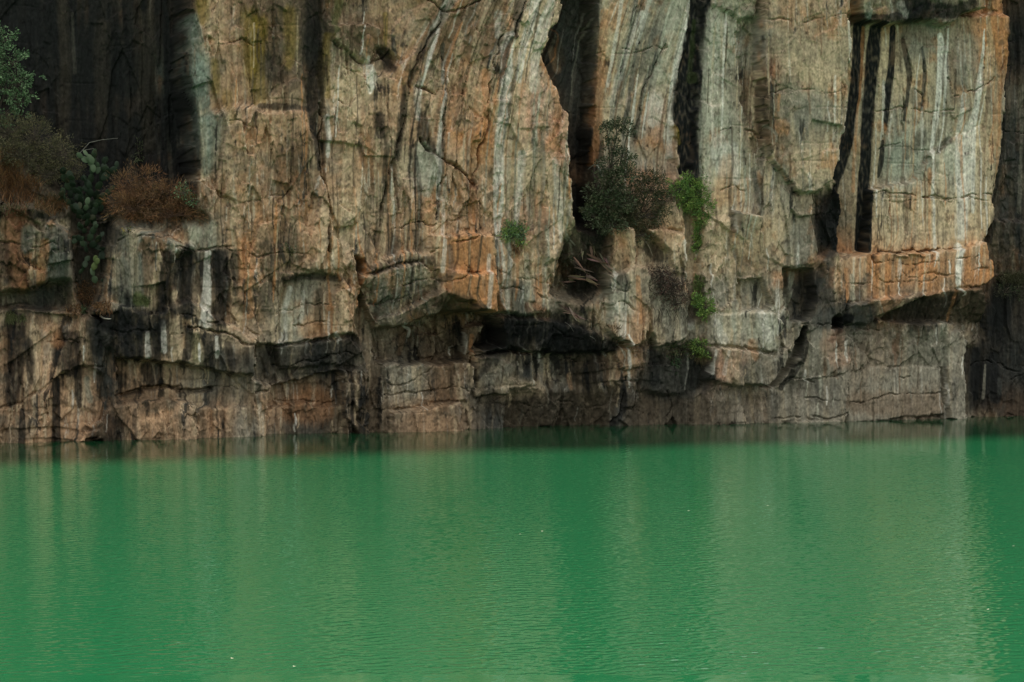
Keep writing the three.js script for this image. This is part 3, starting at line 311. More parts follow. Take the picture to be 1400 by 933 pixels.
// ------------------------------------------------------------------ raising the wall from the survey
const inside = (q, x, y) => { let c = false; for (let i = 0, j = q.length - 1; i < q.length; j = i++) { const a = q[i], b = q[j]; if ((a[1] > y) !== (b[1] > y) && x < (b[0] - a[0]) * (y - a[1]) / (b[1] - a[1]) + a[0]) c = !c; } return c; };
const shep = (list, x, y, out) => { let W = 0; out.fill(0); for (const p of list) { const dx = x - p.s, dy = (y - p.y) * 0.8, w = 1 / (Math.pow(dx * dx + dy * dy, 1.6) + 0.01); W += w; for (let k = 0; k < out.length; k++) out[k] += w * p.v[k]; } for (let k = 0; k < out.length; k++) out[k] /= W; return out; };
const broadPts = []; for (let i = 0; i < BROAD.length; i += 3) { const [s, y] = toPlane(BROAD[i], BROAD[i + 1], BROAD[i + 2]); broadPts.push({ s, y, v: [BROAD[i + 2]] }); }
const depthAt = (u, v, not) => { for (let i = BL.length - 1; i >= 0; i--) if (BL[i] !== not && inside(BL[i].q, u, v)) return BL[i].h; const [s, y] = toPlane(u, v, 0); return shep(broadPts, s, y, [0])[0]; };
const rimDepth = (u, v) => Math.max(depthAt(u - 6, v), depthAt(u + 6, v));
const rough = (q, n, amp, seed) => { for (let l = 0; l < n; l++) { const o = [q[0]]; for (let i = 1; i < q.length; i++) { const a = q[i - 1], b = q[i], h = (hsh(i * 7 + l * 131, seed, 9) - 0.5) * amp; o.push([(a[0] + b[0]) / 2 - (b[1] - a[1]) * h, (a[1] + b[1]) / 2 + (b[0] - a[0]) * h], b); } q = o; } return q; };
const spline = q => { const o = [], g = (i, k) => q[Math.min(q.length - 1, Math.max(0, i))][k]; for (let i = 0; i < q.length - 1; i++) for (let m = 0; m < 4; m++) { const t = m / 4, p = []; for (let k = 0; k < 3; k++) { const a = g(i - 1, k), b = g(i, k), c = g(i + 1, k), d = g(i + 2, k); p.push(0.5 * (2 * b + (c - a) * t + (2 * a - 5 * b + 4 * c - d) * t * t + (3 * b - a - 3 * c + d) * t * t * t)); } o.push(p); } o.push(q[q.length - 1]); return o; };
const CW = 256, CH = 100, CS = GW / CW;                      // coarse maps: depth, rgb, stain share
const coarse = new Float32Array(CW * CH * 5);
{
  const kindPts = KIND.map(([u, v, c, st]) => { const [s, y] = toPlane(u, v, depthAt(u, v)); return { s, y, v: [...c, st] }; });
  const o1 = [0], o4 = [0, 0, 0, 0];
  for (let j = 0; j < CH; j++) for (let i = 0; i < CW; i++) {
    const s = S0 + (i + 0.5) * CS * DS, y = Y0 + (j + 0.5) * CS * DY, k = (j * CW + i) * 5;
    coarse[k] = shep(broadPts, s, y, o1)[0]; shep(kindPts, s, y, o4); for (let m = 0; m < 4; m++) coarse[k + 1 + m] = o4[m];
  }
}
const cOut = new Float32Array(5);
function coarseAt(gx, gy) {
  const x = Math.min(CW - 1.001, Math.max(0, gx / CS - 0.5)), y = Math.min(CH - 1.001, Math.max(0, gy / CS - 0.5)), xi = x | 0, yi = y | 0, fx = x - xi, fy = y - yi, k = (yi * CW + xi) * 5;
  for (let m = 0; m < 5; m++) cOut[m] = (coarse[k + m] * (1 - fx) + coarse[k + 5 + m] * fx) * (1 - fy) + (coarse[k + CW * 5 + m] * (1 - fx) + coarse[k + CW * 5 + 5 + m] * fx) * fy;
  return cOut;
}
const N = GW * GH, D = new Float32Array(N), RF = new Float32Array(N), WX = new Float32Array(N), WY = new Float32Array(N), Q = new Float32Array(N), STN = new Float32Array(N), COL = new Float32Array(N * 3), ID = new Uint8Array(N), AX = new Float32Array(N), AY = new Float32Array(N);
const cellRand = (x, y, k) => { const xi = Math.floor(x), yi = Math.floor(y); let b = 9, rx = 0, ry = 0; for (let j = -1; j <= 1; j++) for (let i = -1; i <= 1; i++) { const cx = xi + i, cy = yi + j, dx = x - cx - hsh(cx, cy, k), dy = y - cy - hsh(cx, cy, k + 1), d = dx * dx + dy * dy; if (d < b) { b = d; rx = hsh(cx, cy, k + 5) - 0.5; ry = hsh(cx, cy, k + 6) - 0.5; } } cellRand.y = ry; return rx; };
const sU = u => toPlane(u, 150, 0)[0], sA = sU(520), sB = sU(600), sC = sU(930), sDd = sU(965);
for (let j = 0; j < GH; j++) for (let i = 0; i < GW; i++) {
  const k = j * GW + i, s = S0 + i * DS, y = Y0 + j * DY;
  WX[k] = 0.10 * fbm(s * 1.1, y * 1.1, 3) + 0.030 * noise(s * 7 + 3, y * 7) + 0.014 * noise(s * 22, y * 22);
  WY[k] = 0.10 * fbm(s * 1.1 + 40, y * 1.1 + 9, 3) + 0.030 * noise(s * 7 + 60, y * 7) + 0.014 * noise(s * 22 + 9, y * 22 + 70);
  AX[k] = 0.05 * noise(s * 0.9, y * 0.9) + 0.11 * cellRand(s * 1.8, y * 1.5, 71); AY[k] = 0.04 * noise(s * 0.9 + 9, y * 0.9) + 0.11 * cellRand.y; AX[k] += 0.06 * cellRand(s * 5.5, y * 4.4, 91); AY[k] += 0.06 * cellRand.y;
  const lean = sm(sA, sB, s) * (1 - sm(sC, sDd, s)), up = Math.max(0, (y - 8) / 6);
  Q[k] = s - lean * 1.35 * up * up + 0.06 * noise(s * 0.8 + 11, y * 0.5);
  const c = coarseAt(i + WX[k] / DS * 1.5, j + WY[k] / DY * 1.5);
  D[k] = c[0]; RF[k] = 1; STN[k] = c[4] * (1 + 0.25 * (1 - sm(3.6, 4.6, y)) * (1 - sm(20, 23, s))); COL[k * 3] = c[1]; COL[k * 3 + 1] = c[2]; COL[k * 3 + 2] = c[3];
}
const segD = (px, py, ax, ay, bx, by) => { const dx = bx - ax, dy = by - ay, t = Math.min(1, Math.max(0, ((px - ax) * dx + (py - ay) * dy) / (dx * dx + dy * dy + 1e-9))), ex = px - ax - dx * t, ey = py - ay - dy * t; segD.t = t; return ex * ex + ey * ey; };
const span = (q, pad) => { let a = 1e9, b = -1e9, c = 1e9, d = -1e9; for (const p of q) { a = Math.min(a, p[0]); b = Math.max(b, p[0]); c = Math.min(c, p[1]); d = Math.max(d, p[1]); } return [Math.max(0, Math.floor((a - pad - S0) / DS)), Math.min(GW - 1, Math.ceil((b + pad - S0) / DS)), Math.max(0, Math.floor((c - pad - Y0) / DY)), Math.min(GH - 1, Math.ceil((d + pad - Y0) / DY))]; };
BL.forEach((b, bi) => {
  const q = b.q.map(([u, v]) => { let d = b.h; for (const [x, y] of [[-8, 0], [8, 0], [-5, -6], [5, -6], [-5, 6], [5, 6], [0, -8], [0, 8]]) if (!inside(b.q, u + x, v + y)) { const o = depthAt(u + x, v + y, b); if (x && o > d) d = o; } return toPlane(u, v, d); }), [i0, i1, j0, j1] = span(q, b.w + 0.25);
  let cx = 0, cy = 0; for (const p of q) { cx += p[0] / q.length; cy += p[1] / q.length; }
  const tone = 0.9 + 0.2 * hsh(bi, 3, 5);
  for (let j = j0; j <= j1; j++) for (let i = i0; i <= i1; i++) {
    const k = j * GW + i, x = S0 + i * DS + AX[k], y = Y0 + j * DY + AY[k]; let m = 1e9;
    for (let e = 0, f = q.length - 1; e < q.length; f = e++) m = Math.min(m, segD(x, y, q[f][0], q[f][1], q[e][0], q[e][1]));
    m = Math.sqrt(m); const sd = inside(q, x, y) ? m : -m, t = sm(-b.w * 0.5, b.w * 0.5, sd);
    if (t > 0) {
      const h = b.h + b.tx * (x - cx) + b.ty * (y - cy);
      D[k] += (h - D[k]) * t; RF[k] += (b.r - RF[k]) * t;
      if (sd > 0) { ID[k] = b.name ? bi + 1 : 0; }
      if (b.name) for (let c = 0; c < 3; c++) COL[k * 3 + c] *= 1 + (tone - 1) * t;
    }
    if (b.g && m < 0.12) D[k] -= 0.6 * b.g * Math.exp(-(m * m) / 0.0014) * (0.5 + 0.8 * Math.max(0, 0.4 + noise(x * 1.3 + bi, y * 1.3)));
  }
});
console.log('blocks done');
let crackNo = 0;
for (const c of CR) {
  const q = rough(c.q.map(([u, v]) => toPlane(u, v, depthAt(u, v))), 3, 0.26, ++crackNo), W = c.w / 41 * 0.28, [i0, i1, j0, j1] = span(q, 0.3);
  for (let j = j0; j <= j1; j++) for (let i = i0; i <= i1; i++) {
    const k = j * GW + i, x = S0 + i * DS + AX[k] * 0.35, y = Y0 + j * DY + AY[k] * 0.35; let m = 1e9;
    for (let e = 1; e < q.length; e++) m = Math.min(m, segD(x, y, q[e - 1][0], q[e - 1][1], q[e][0], q[e][1]));
    m = Math.sqrt(m); const w = W * Math.max(0.02, 0.75 + 2.2 * noise(x * 1.9 + 5, y * 1.9));
    if (m < w * 2.2) D[k] -= c.g * (1 - sm(w * 0.5, w * 1.6, m));
  }
}
const fA = sU(285), fB = sU(330), fC = sU(770), fD = sU(800); const fE = sU(1000), FZ = (s, y) => 0.35 + 0.65 * sm(fA, fB, s) * (1 - sm(fC, fD, s)) * sm(3.5, 5, y);
// fracture, flutes, bedding and grain of the rock itself
for (let j = 0; j < GH; j++) for (let i = 0; i < GW; i++) {
  const k = j * GW + i, s = S0 + i * DS, y = Y0 + j * DY, x = s + WX[k] * 0.35, z = y + WY[k] * 0.35, r = RF[k], q = Q[k];
  const fq = facet(q * 1.25 + 0.3 * WX[k], y * 0.13 + 0.2 * WY[k] + 40, 131), fold = 0.24 * fq.h, fq2 = facet(q * 3.6 + 5, y * 0.42 + 9, 151), fold2 = 0.12 * fq2.h;
  const f1 = facet(x * 0.9, z * 0.4, 11), a = f1.h * 0.26;
  const f2 = facet(x * 2.2 + 7, z * 1.2, 31), b = f2.h * 0.13 - (f2.e < 0.05 ? 0.02 * (1 - f2.e / 0.05) : 0);
  const f3 = facet(x * 6.5 + 3, z * 3.6, 51), c = f3.h * 0.06;
  const patch = sm(-0.15, 0.3, noise(s * 0.5 + 30, y * 0.5 + 8));
  const rg = (a, b) => 0.5 - Math.abs(noise(a, b)) * 2, fl = 0.05 * rg(q * 1.7 + WX[k], y * 0.22 + 3) + 0.045 * rg(q * 4.6, y * 0.4 + 20) + 0.032 * rg(q * 10, y * 0.7) + 0.05 * noise(q * 2.4, y * 0.25 + 3);
  const bed = noise(s * 0.35 + 5, y * 3.2 + 0.35 * noise(s * 0.6, y * 0.6)), bd = bed > 0.42 ? 0 : 0;
  D[k] += fold * Math.min(1, r) * FZ(s, y) + fold2 * (0.06 + 0.9 * Math.min(1, r)) + r * (a * 0.8 + b * (0.35 + 0.9 * patch) + c * (0.3 + patch)) + fl * (0.4 + 0.6 * Math.min(1, r)) + 0.02 * noise(s * 9, y * 6) * (0.3 + r * 0.7) + 0.012 * noise(s * 21, y * 17) * (0.35 + r) + 0.006 * noise(s * 44, y * 40) + bd;
  const bl = Math.abs(noise(s * 0.22 + 9, y * 1.7 + 0.5 * noise(s * 0.5, 4)));   // thin bedding joints
  const low = (1 - sm(2.9, 3.8, y)) * sm(0.0, 0.35, noise(s * 0.3 + 2, y * 0.8)) * (1 - 0.75 * sm(fE, fE + 2, s)), t3 = y * 1.9 + 0.7 * Math.sin(y * 2.1 + s * 0.2) + 1.1 * noise(s * 0.13, 1.5) + 0.6 * noise(s * 0.45, y * 0.4 + 4) + 0.05 * noise(s * 4, y * 2), f3b = t3 - Math.floor(t3);
  D[k] += low * (0.05 + 0.13 * noise(s * 0.25 + Math.floor(t3) * 5.3, Math.floor(t3) * 3.1)) * (f3b < 0.06 ? f3b / 0.06 : 1 - (f3b - 0.06) / 0.94);
  const t1 = y * 1.7 + 0.25 * noise(s * 0.25, y * 0.12) + 0.05 * noise(s * 2.4, y * 2.4) + 0.04 * cellRand(s * 1.6, y * 1.6, 171), l1 = Math.round(t1), e1 = Math.abs(t1 - l1);
  if (e1 < 0.04) D[k] -= 0.045 * (1 - e1 / 0.04) * sm(0.2, 0.38, noise(s * 0.55 + l1 * 7.3, l1 * 3.7));
  const t2 = q * 1.15 + 0.3 * noise(s * 0.12, y * 0.25) + 0.03 * noise(s * 2.4, y * 2) + 0.03 * cellRand(s * 1.6, y * 1.3, 191), l2 = Math.round(t2), e2 = Math.abs(t2 - l2);
  if (e2 < 0.03) D[k] -= 0.06 * (1 - e2 / 0.03) * sm(0.2, 0.38, noise(y * 0.4 + l2 * 7.3, l2 * 3.7 + 8));
  if (bl < 0.012) D[k] -= 0.02 * (1 - bl / 0.012) * (0.3 + r) * sm(0.0, 0.25, noise(s * 0.4 + 70, y * 2));
}
console.log('relief done');
// colour: kind of rock, streaks of run-off, stains, painted shade, lichen, grain
const mixc = (k, c, a) => { COL[k] += (c[0] - COL[k]) * a; COL[k + 1] += (c[1] - COL[k + 1]) * a; COL[k + 2] += (c[2] - COL[k + 2]) * a; };
for (let j = 0; j < GH; j++) for (let i = 0; i < GW; i++) {
  const k = j * GW + i, k3 = k * 3, s = S0 + i * DS + D[k], y = Y0 + j * DY + 0.5 * D[k], q = Q[k] + D[k], st = STN[k];
  const lum = COL[k3] * 0.3 + COL[k3 + 1] * 0.6 + COL[k3 + 2] * 0.1, li = 0.12 + 0.88 * sm(0.03, 0.16, lum);
  const n1 = fbm(s * 0.9 + 3, y * 0.7, 3), n2 = noise(q * 3.1 + 50, y * 0.22), n3 = noise(q * 9 + 8, y * 0.45 + 2), n4 = noise(q * 24, y * 0.9), n5 = fbm(s * 3.3 + 20, y * 2.6, 3);
  mixc(k3, LIN.orange, 0.5 * li * (0.2 + 0.8 * sm(2.4, 4.6, y)) * sm(0.08, 0.5, n1 + 0.3 * n5)); mixc(k3, LIN.grey, 0.4 * li * sm(0.1, 0.5, -n1 + 0.35 * n5)); mixc(k3, LIN.peach, 0.12 * li * sm(0.1, 0.5, noise(s * 0.6 + 80, y * 0.6)));
  mixc(k3, LIN.white, 0.5 * li * sm(0.14, 0.5, n3 + 0.35 * n4 - 0.1 + 0.2 * n1)); mixc(k3, LIN.cream, 0.5 * li * sm(0.05, 0.4, n2 + 0.4 * n3));
  const smooth = 1 - sm(0.25, 0.7, RF[k]), n6 = noise(q * 17 + 3, y * 0.16 + 5), n7 = noise(q * 38 + 3, y * 0.3 + 9), pm = sm(-0.1, 0.4, noise(s * 0.55 + 12, y * 0.22 + 3)), n8 = noise(q * 5.5 + 30, y * 0.1 + 8);
  mixc(k3, LIN.white, li * (0.12 + 0.42 * smooth) * pm * sm(0.1, 0.5, n6 * 0.6 + 0.25 * n7 + 0.6 * n8)); mixc(k3, LIN.brown, li * (0.2 + 0.4 * smooth) * (0.3 + 0.7 * pm) * sm(0.1, 0.5, -n6 * 0.6 + 0.25 * n7 - 0.6 * n8)); mixc(k3, LIN.umber, li * 0.55 * sm(0.3, 0.55, n3 * 0.6 - n4 * 0.7));
  const edge = noise(s * 5 + 31, y * 3.5), dk = n2 * -0.7 + n3 * 0.5 + 0.35 * noise(s * 1.5 + 9, y * 0.8 + 31) + 0.25 * edge;
  mixc(k3, LIN.black, 0.88 * sm(0.46 - 0.62 * st, 0.62 - 0.55 * st, dk)); mixc(k3, LIN.umber, 0.5 * sm(0.3 - 0.4 * st, 0.6 - 0.3 * st, n5 - 0.4 * n3));
}
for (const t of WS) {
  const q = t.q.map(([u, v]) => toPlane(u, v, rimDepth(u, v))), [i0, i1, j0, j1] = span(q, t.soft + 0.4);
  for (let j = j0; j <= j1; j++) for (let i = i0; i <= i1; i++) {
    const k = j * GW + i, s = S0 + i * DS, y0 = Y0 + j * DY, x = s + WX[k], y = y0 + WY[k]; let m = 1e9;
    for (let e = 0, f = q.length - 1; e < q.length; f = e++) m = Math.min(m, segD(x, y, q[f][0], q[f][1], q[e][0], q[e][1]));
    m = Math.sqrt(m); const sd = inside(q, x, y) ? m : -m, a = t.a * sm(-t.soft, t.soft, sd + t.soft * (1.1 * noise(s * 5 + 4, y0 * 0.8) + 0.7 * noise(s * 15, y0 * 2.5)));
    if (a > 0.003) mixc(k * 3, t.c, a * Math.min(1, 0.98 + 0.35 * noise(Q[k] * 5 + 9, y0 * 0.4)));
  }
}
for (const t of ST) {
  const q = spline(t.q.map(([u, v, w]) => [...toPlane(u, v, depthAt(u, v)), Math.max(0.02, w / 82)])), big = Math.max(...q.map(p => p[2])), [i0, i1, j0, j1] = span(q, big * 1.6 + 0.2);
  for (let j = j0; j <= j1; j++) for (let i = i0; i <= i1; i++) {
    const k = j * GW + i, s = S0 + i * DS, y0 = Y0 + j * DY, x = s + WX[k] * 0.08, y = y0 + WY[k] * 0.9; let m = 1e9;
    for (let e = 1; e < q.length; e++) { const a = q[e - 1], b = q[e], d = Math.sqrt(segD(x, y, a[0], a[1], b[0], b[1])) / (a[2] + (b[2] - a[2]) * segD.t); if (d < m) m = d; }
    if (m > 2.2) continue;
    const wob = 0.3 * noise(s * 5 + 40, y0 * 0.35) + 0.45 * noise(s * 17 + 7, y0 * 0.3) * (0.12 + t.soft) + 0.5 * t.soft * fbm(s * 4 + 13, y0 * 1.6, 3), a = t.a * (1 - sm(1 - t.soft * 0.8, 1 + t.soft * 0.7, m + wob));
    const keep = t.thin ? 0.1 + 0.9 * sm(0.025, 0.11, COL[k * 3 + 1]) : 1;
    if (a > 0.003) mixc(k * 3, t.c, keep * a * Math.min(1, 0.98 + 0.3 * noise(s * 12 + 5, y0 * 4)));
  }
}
const tex = new Uint8Array(N * 4);
for (let j = 0; j < GH; j++) for (let i = 0; i < GW; i++) {
  const k = j * GW + i, s = S0 + i * DS + D[k], y = Y0 + j * DY + 0.6 * D[k], g = 1 + 0.34 * noise(s * 4.3, y * 4.3 + 9) + 0.36 * noise((Q[k] + D[k]) * 11 + 4, y * 0.8) + 0.4 * noise(s * 13, y * 9) + 0.4 * noise(s * 25, y * 14) - 0.4 * sm(0.2, 0.42, noise(s * 16 + 6, y * 5 + 3)) * sm(-0.2, 0.3, noise(s * 0.9 + 50, y * 0.7)) + 0.32 * sm(0.24, 0.44, noise(s * 18 + 70, y * 5 + 30)) - 0.3 * sm(0.3, 0.45, noise(s * 6 + 16, y * 3 + 3));
  for (let c = 0; c < 3; c++) tex[k * 4 + c] = l2s(COL[k * 3 + c] * g); tex[k * 4 + 3] = 255;
}
const rockMap = new THREE.DataTexture(tex, GW, GH); rockMap.colorSpace = THREE.SRGBColorSpace; rockMap.magFilter = THREE.LinearFilter; rockMap.minFilter = THREE.LinearMipmapLinearFilter; rockMap.generateMipmaps = true; rockMap.needsUpdate = true;
const rockMat = new THREE.MeshPhysicalMaterial({ map: rockMap, roughness: 0.9, specularIntensity: 0.35 });
console.log('colour done');
const gridD = (gx, gy) => { const x = Math.min(GW - 1.001, Math.max(0, gx)), y = Math.min(GH - 1.001, Math.max(0, gy)), xi = x | 0, yi = y | 0, fx = x - xi, fy = y - yi, k = yi * GW + xi; return (D[k] * (1 - fx) + D[k + 1] * fx) * (1 - fy) + (D[k + GW] * (1 - fx) + D[k + GW + 1] * fx) * fy; };
const wallD = (s, y) => gridD((s - S0) / DS, (y - Y0) / DY);

const cliff = new THREE.Group(); cliff.name = 'cliff'; cliff.userData = { kind: 'structure', label: 'tall stained sandstone quarry wall rising straight out of the green water', category: 'cliff' }; scene.add(cliff);
{
  const MW = 1460, MH = 572, P = new Float32Array(MW * MH * 3), Nn = new Float32Array(MW * MH * 3), ex = (GW - 1) / (MW - 1), ey = (GH - 1) / (MH - 1);
  const v = new THREE.Vector3();
  for (let j = 0; j < MH; j++) for (let i = 0; i < MW; i++) { const o = (j * MW + i) * 3, s = S0 + i * ex * DS, y = Y0 + j * ey * DY, d = gridD(i * ex, j * ey); P[o] = LFT[0] + TX * s + NX * d; P[o + 1] = y; P[o + 2] = LFT[1] + TZ * s + NZ * d; }
  const hs = ex * DS, hy = ey * DY;
  for (let j = 0; j < MH; j++) for (let i = 0; i < MW; i++) {
    const i0 = Math.max(0, i - 1), i1 = Math.min(MW - 1, i + 1), j0 = Math.max(0, j - 1), j1 = Math.min(MH - 1, j + 1);
    const gs = (gridD(i1 * ex, j * ey) - gridD(i0 * ex, j * ey)) / ((i1 - i0) * hs), gy = (gridD(i * ex, j1 * ey) - gridD(i * ex, j0 * ey)) / ((j1 - j0) * hy);
    v.set(NX - TX * gs, -gy, NZ - TZ * gs).normalize(); const o = (j * MW + i) * 3; Nn[o] = v.x; Nn[o + 1] = v.y; Nn[o + 2] = v.z;
  }
  const groups = new Map();
  for (let j = 0; j < MH - 1; j++) for (let i = 0; i < MW - 1; i++) { const id = ID[Math.round((j + 0.5) * ey) * GW + Math.round((i + 0.5) * ex)]; if (!groups.has(id)) groups.set(id, []); groups.get(id).push(j * MW + i); }
  const used = new Map();
  for (const [id, cells] of [...groups].sort((a, b) => a[0] - b[0])) {
    const remap = new Int32Array(MW * MH).fill(-1), pos = [], nor = [], uv = [], idx = [];
    const vert = k => { if (remap[k] < 0) { remap[k] = pos.length / 3; pos.push(P[k * 3], P[k * 3 + 1], P[k * 3 + 2]); nor.push(Nn[k * 3], Nn[k * 3 + 1], Nn[k * 3 + 2]); uv.push(((k % MW) * ex + 0.5) / GW, (Math.floor(k / MW) * ey + 0.5) / GH); } return remap[k]; };
    for (const k of cells) {
      const a = vert(k), b = vert(k + 1), c = vert(k + MW + 1), d = vert(k + MW);
      if (Math.abs(P[k * 3 + 2] - P[(k + MW + 1) * 3 + 2]) < Math.abs(P[(k + 1) * 3 + 2] - P[(k + MW) * 3 + 2])) idx.push(a, b, c, a, c, d); else idx.push(a, b, d, b, c, d);
    }
    const g = new THREE.BufferGeometry();
    g.setAttribute('position', new THREE.Float32BufferAttribute(pos, 3)); g.setAttribute('normal', new THREE.Float32BufferAttribute(nor, 3)); g.setAttribute('uv', new THREE.Float32BufferAttribute(uv, 2)); g.setIndex(idx);
    const base = id ? BL[id - 1].name : 'rock_face', n = used.get(base) || 0; used.set(base, n + 1);
    const m = new THREE.Mesh(g, rockMat); m.name = n ? `${base}_${String(n).padStart(3, '0')}` : base; m.castShadow = m.receiveShadow = true; cliff.add(m);
  }
  // the same wall going on above and to both sides, with the level ground on top
  const S1 = S0 + (GW - 1) * DS, Y1 = Y0 + (GH - 1) * DY;
  const beyond = (name, sa, sb, ya, yb, ns, ny, cap) => {
    const pos = [], col = [], idx = [], rows = ny + (cap ? 5 : 0);
    for (let j = 0; j <= rows; j++) for (let i = 0; i <= ns; i++) {
      const s = sa + (sb - sa) * i / ns, y = j <= ny ? ya + (yb - ya) * j / ny : yb + 0.3 * (j - ny), cs = Math.min(S1 - 0.01, Math.max(S0 + 0.01, s)), cy = Math.min(Y1 - 0.01, y);
      const off = Math.max(Math.abs(s - cs), Math.abs(y - cy)), kk = Math.round((cy - Y0) / DY) * GW + Math.round((cs - S0) / DS);
      let d = gridD((cs - S0) / DS, (cy - Y0) / DY) * Math.exp(-off * 0.35) + Math.min(1, off) * (0.7 * fbm(s * 0.3, y * 0.2, 3) + 0.3 * facet(s * 0.7, y * 0.4, 11).h);
      if (j > ny) d -= [0, 0.6, 2.5, 7, 16, 30][j - ny];
      const lift = 1.6 * fbm(s * 0.16 + 4, 3.3, 3) * Math.max(0, Math.min(1, (y - Y1) / (CLIFF_TOP - Y1)));
      const p = world(s, y + lift, d); pos.push(p.x, p.y, p.z);
      const g = 0.85 + 0.5 * fbm(s * 1.3, y * 0.3, 2), w = Math.exp(-off * 0.5), st = sm(0.0, 0.4, noise(s * 1.1, y * 0.12));
      for (let c = 0; c < 3; c++) col.push(g * (COL[kk * 3 + c] * w + (LIN.tan[c] * (1 - st) + LIN.slate[c] * st) * (1 - w)));
    }
    for (let j = 0; j < rows; j++) for (let i = 0; i < ns; i++) { const a = j * (ns + 1) + i; idx.push(a, a + 1, a + ns + 2, a, a + ns + 2, a + ns + 1); }
    const g = new THREE.BufferGeometry(); g.setAttribute('position', new THREE.Float32BufferAttribute(pos, 3)); g.setAttribute('color', new THREE.Float32BufferAttribute(col, 3)); g.setIndex(idx); g.computeVertexNormals();
    const m = new THREE.Mesh(g, new THREE.MeshStandardMaterial({ vertexColors: true, roughness: 0.92 })); m.name = name; m.castShadow = m.receiveShadow = true; cliff.add(m);
  };
  beyond('rock_face_upper', S0, S1, Y1, CLIFF_TOP, 220, 40, true);
  beyond('rock_face_side', S0 - 45, S0, Y0, CLIFF_TOP, 150, 80, true);
  beyond('rock_face_side_001', S1, S1 + 45, Y0, CLIFF_TOP, 150, 80, true);
}
console.log('wall done');

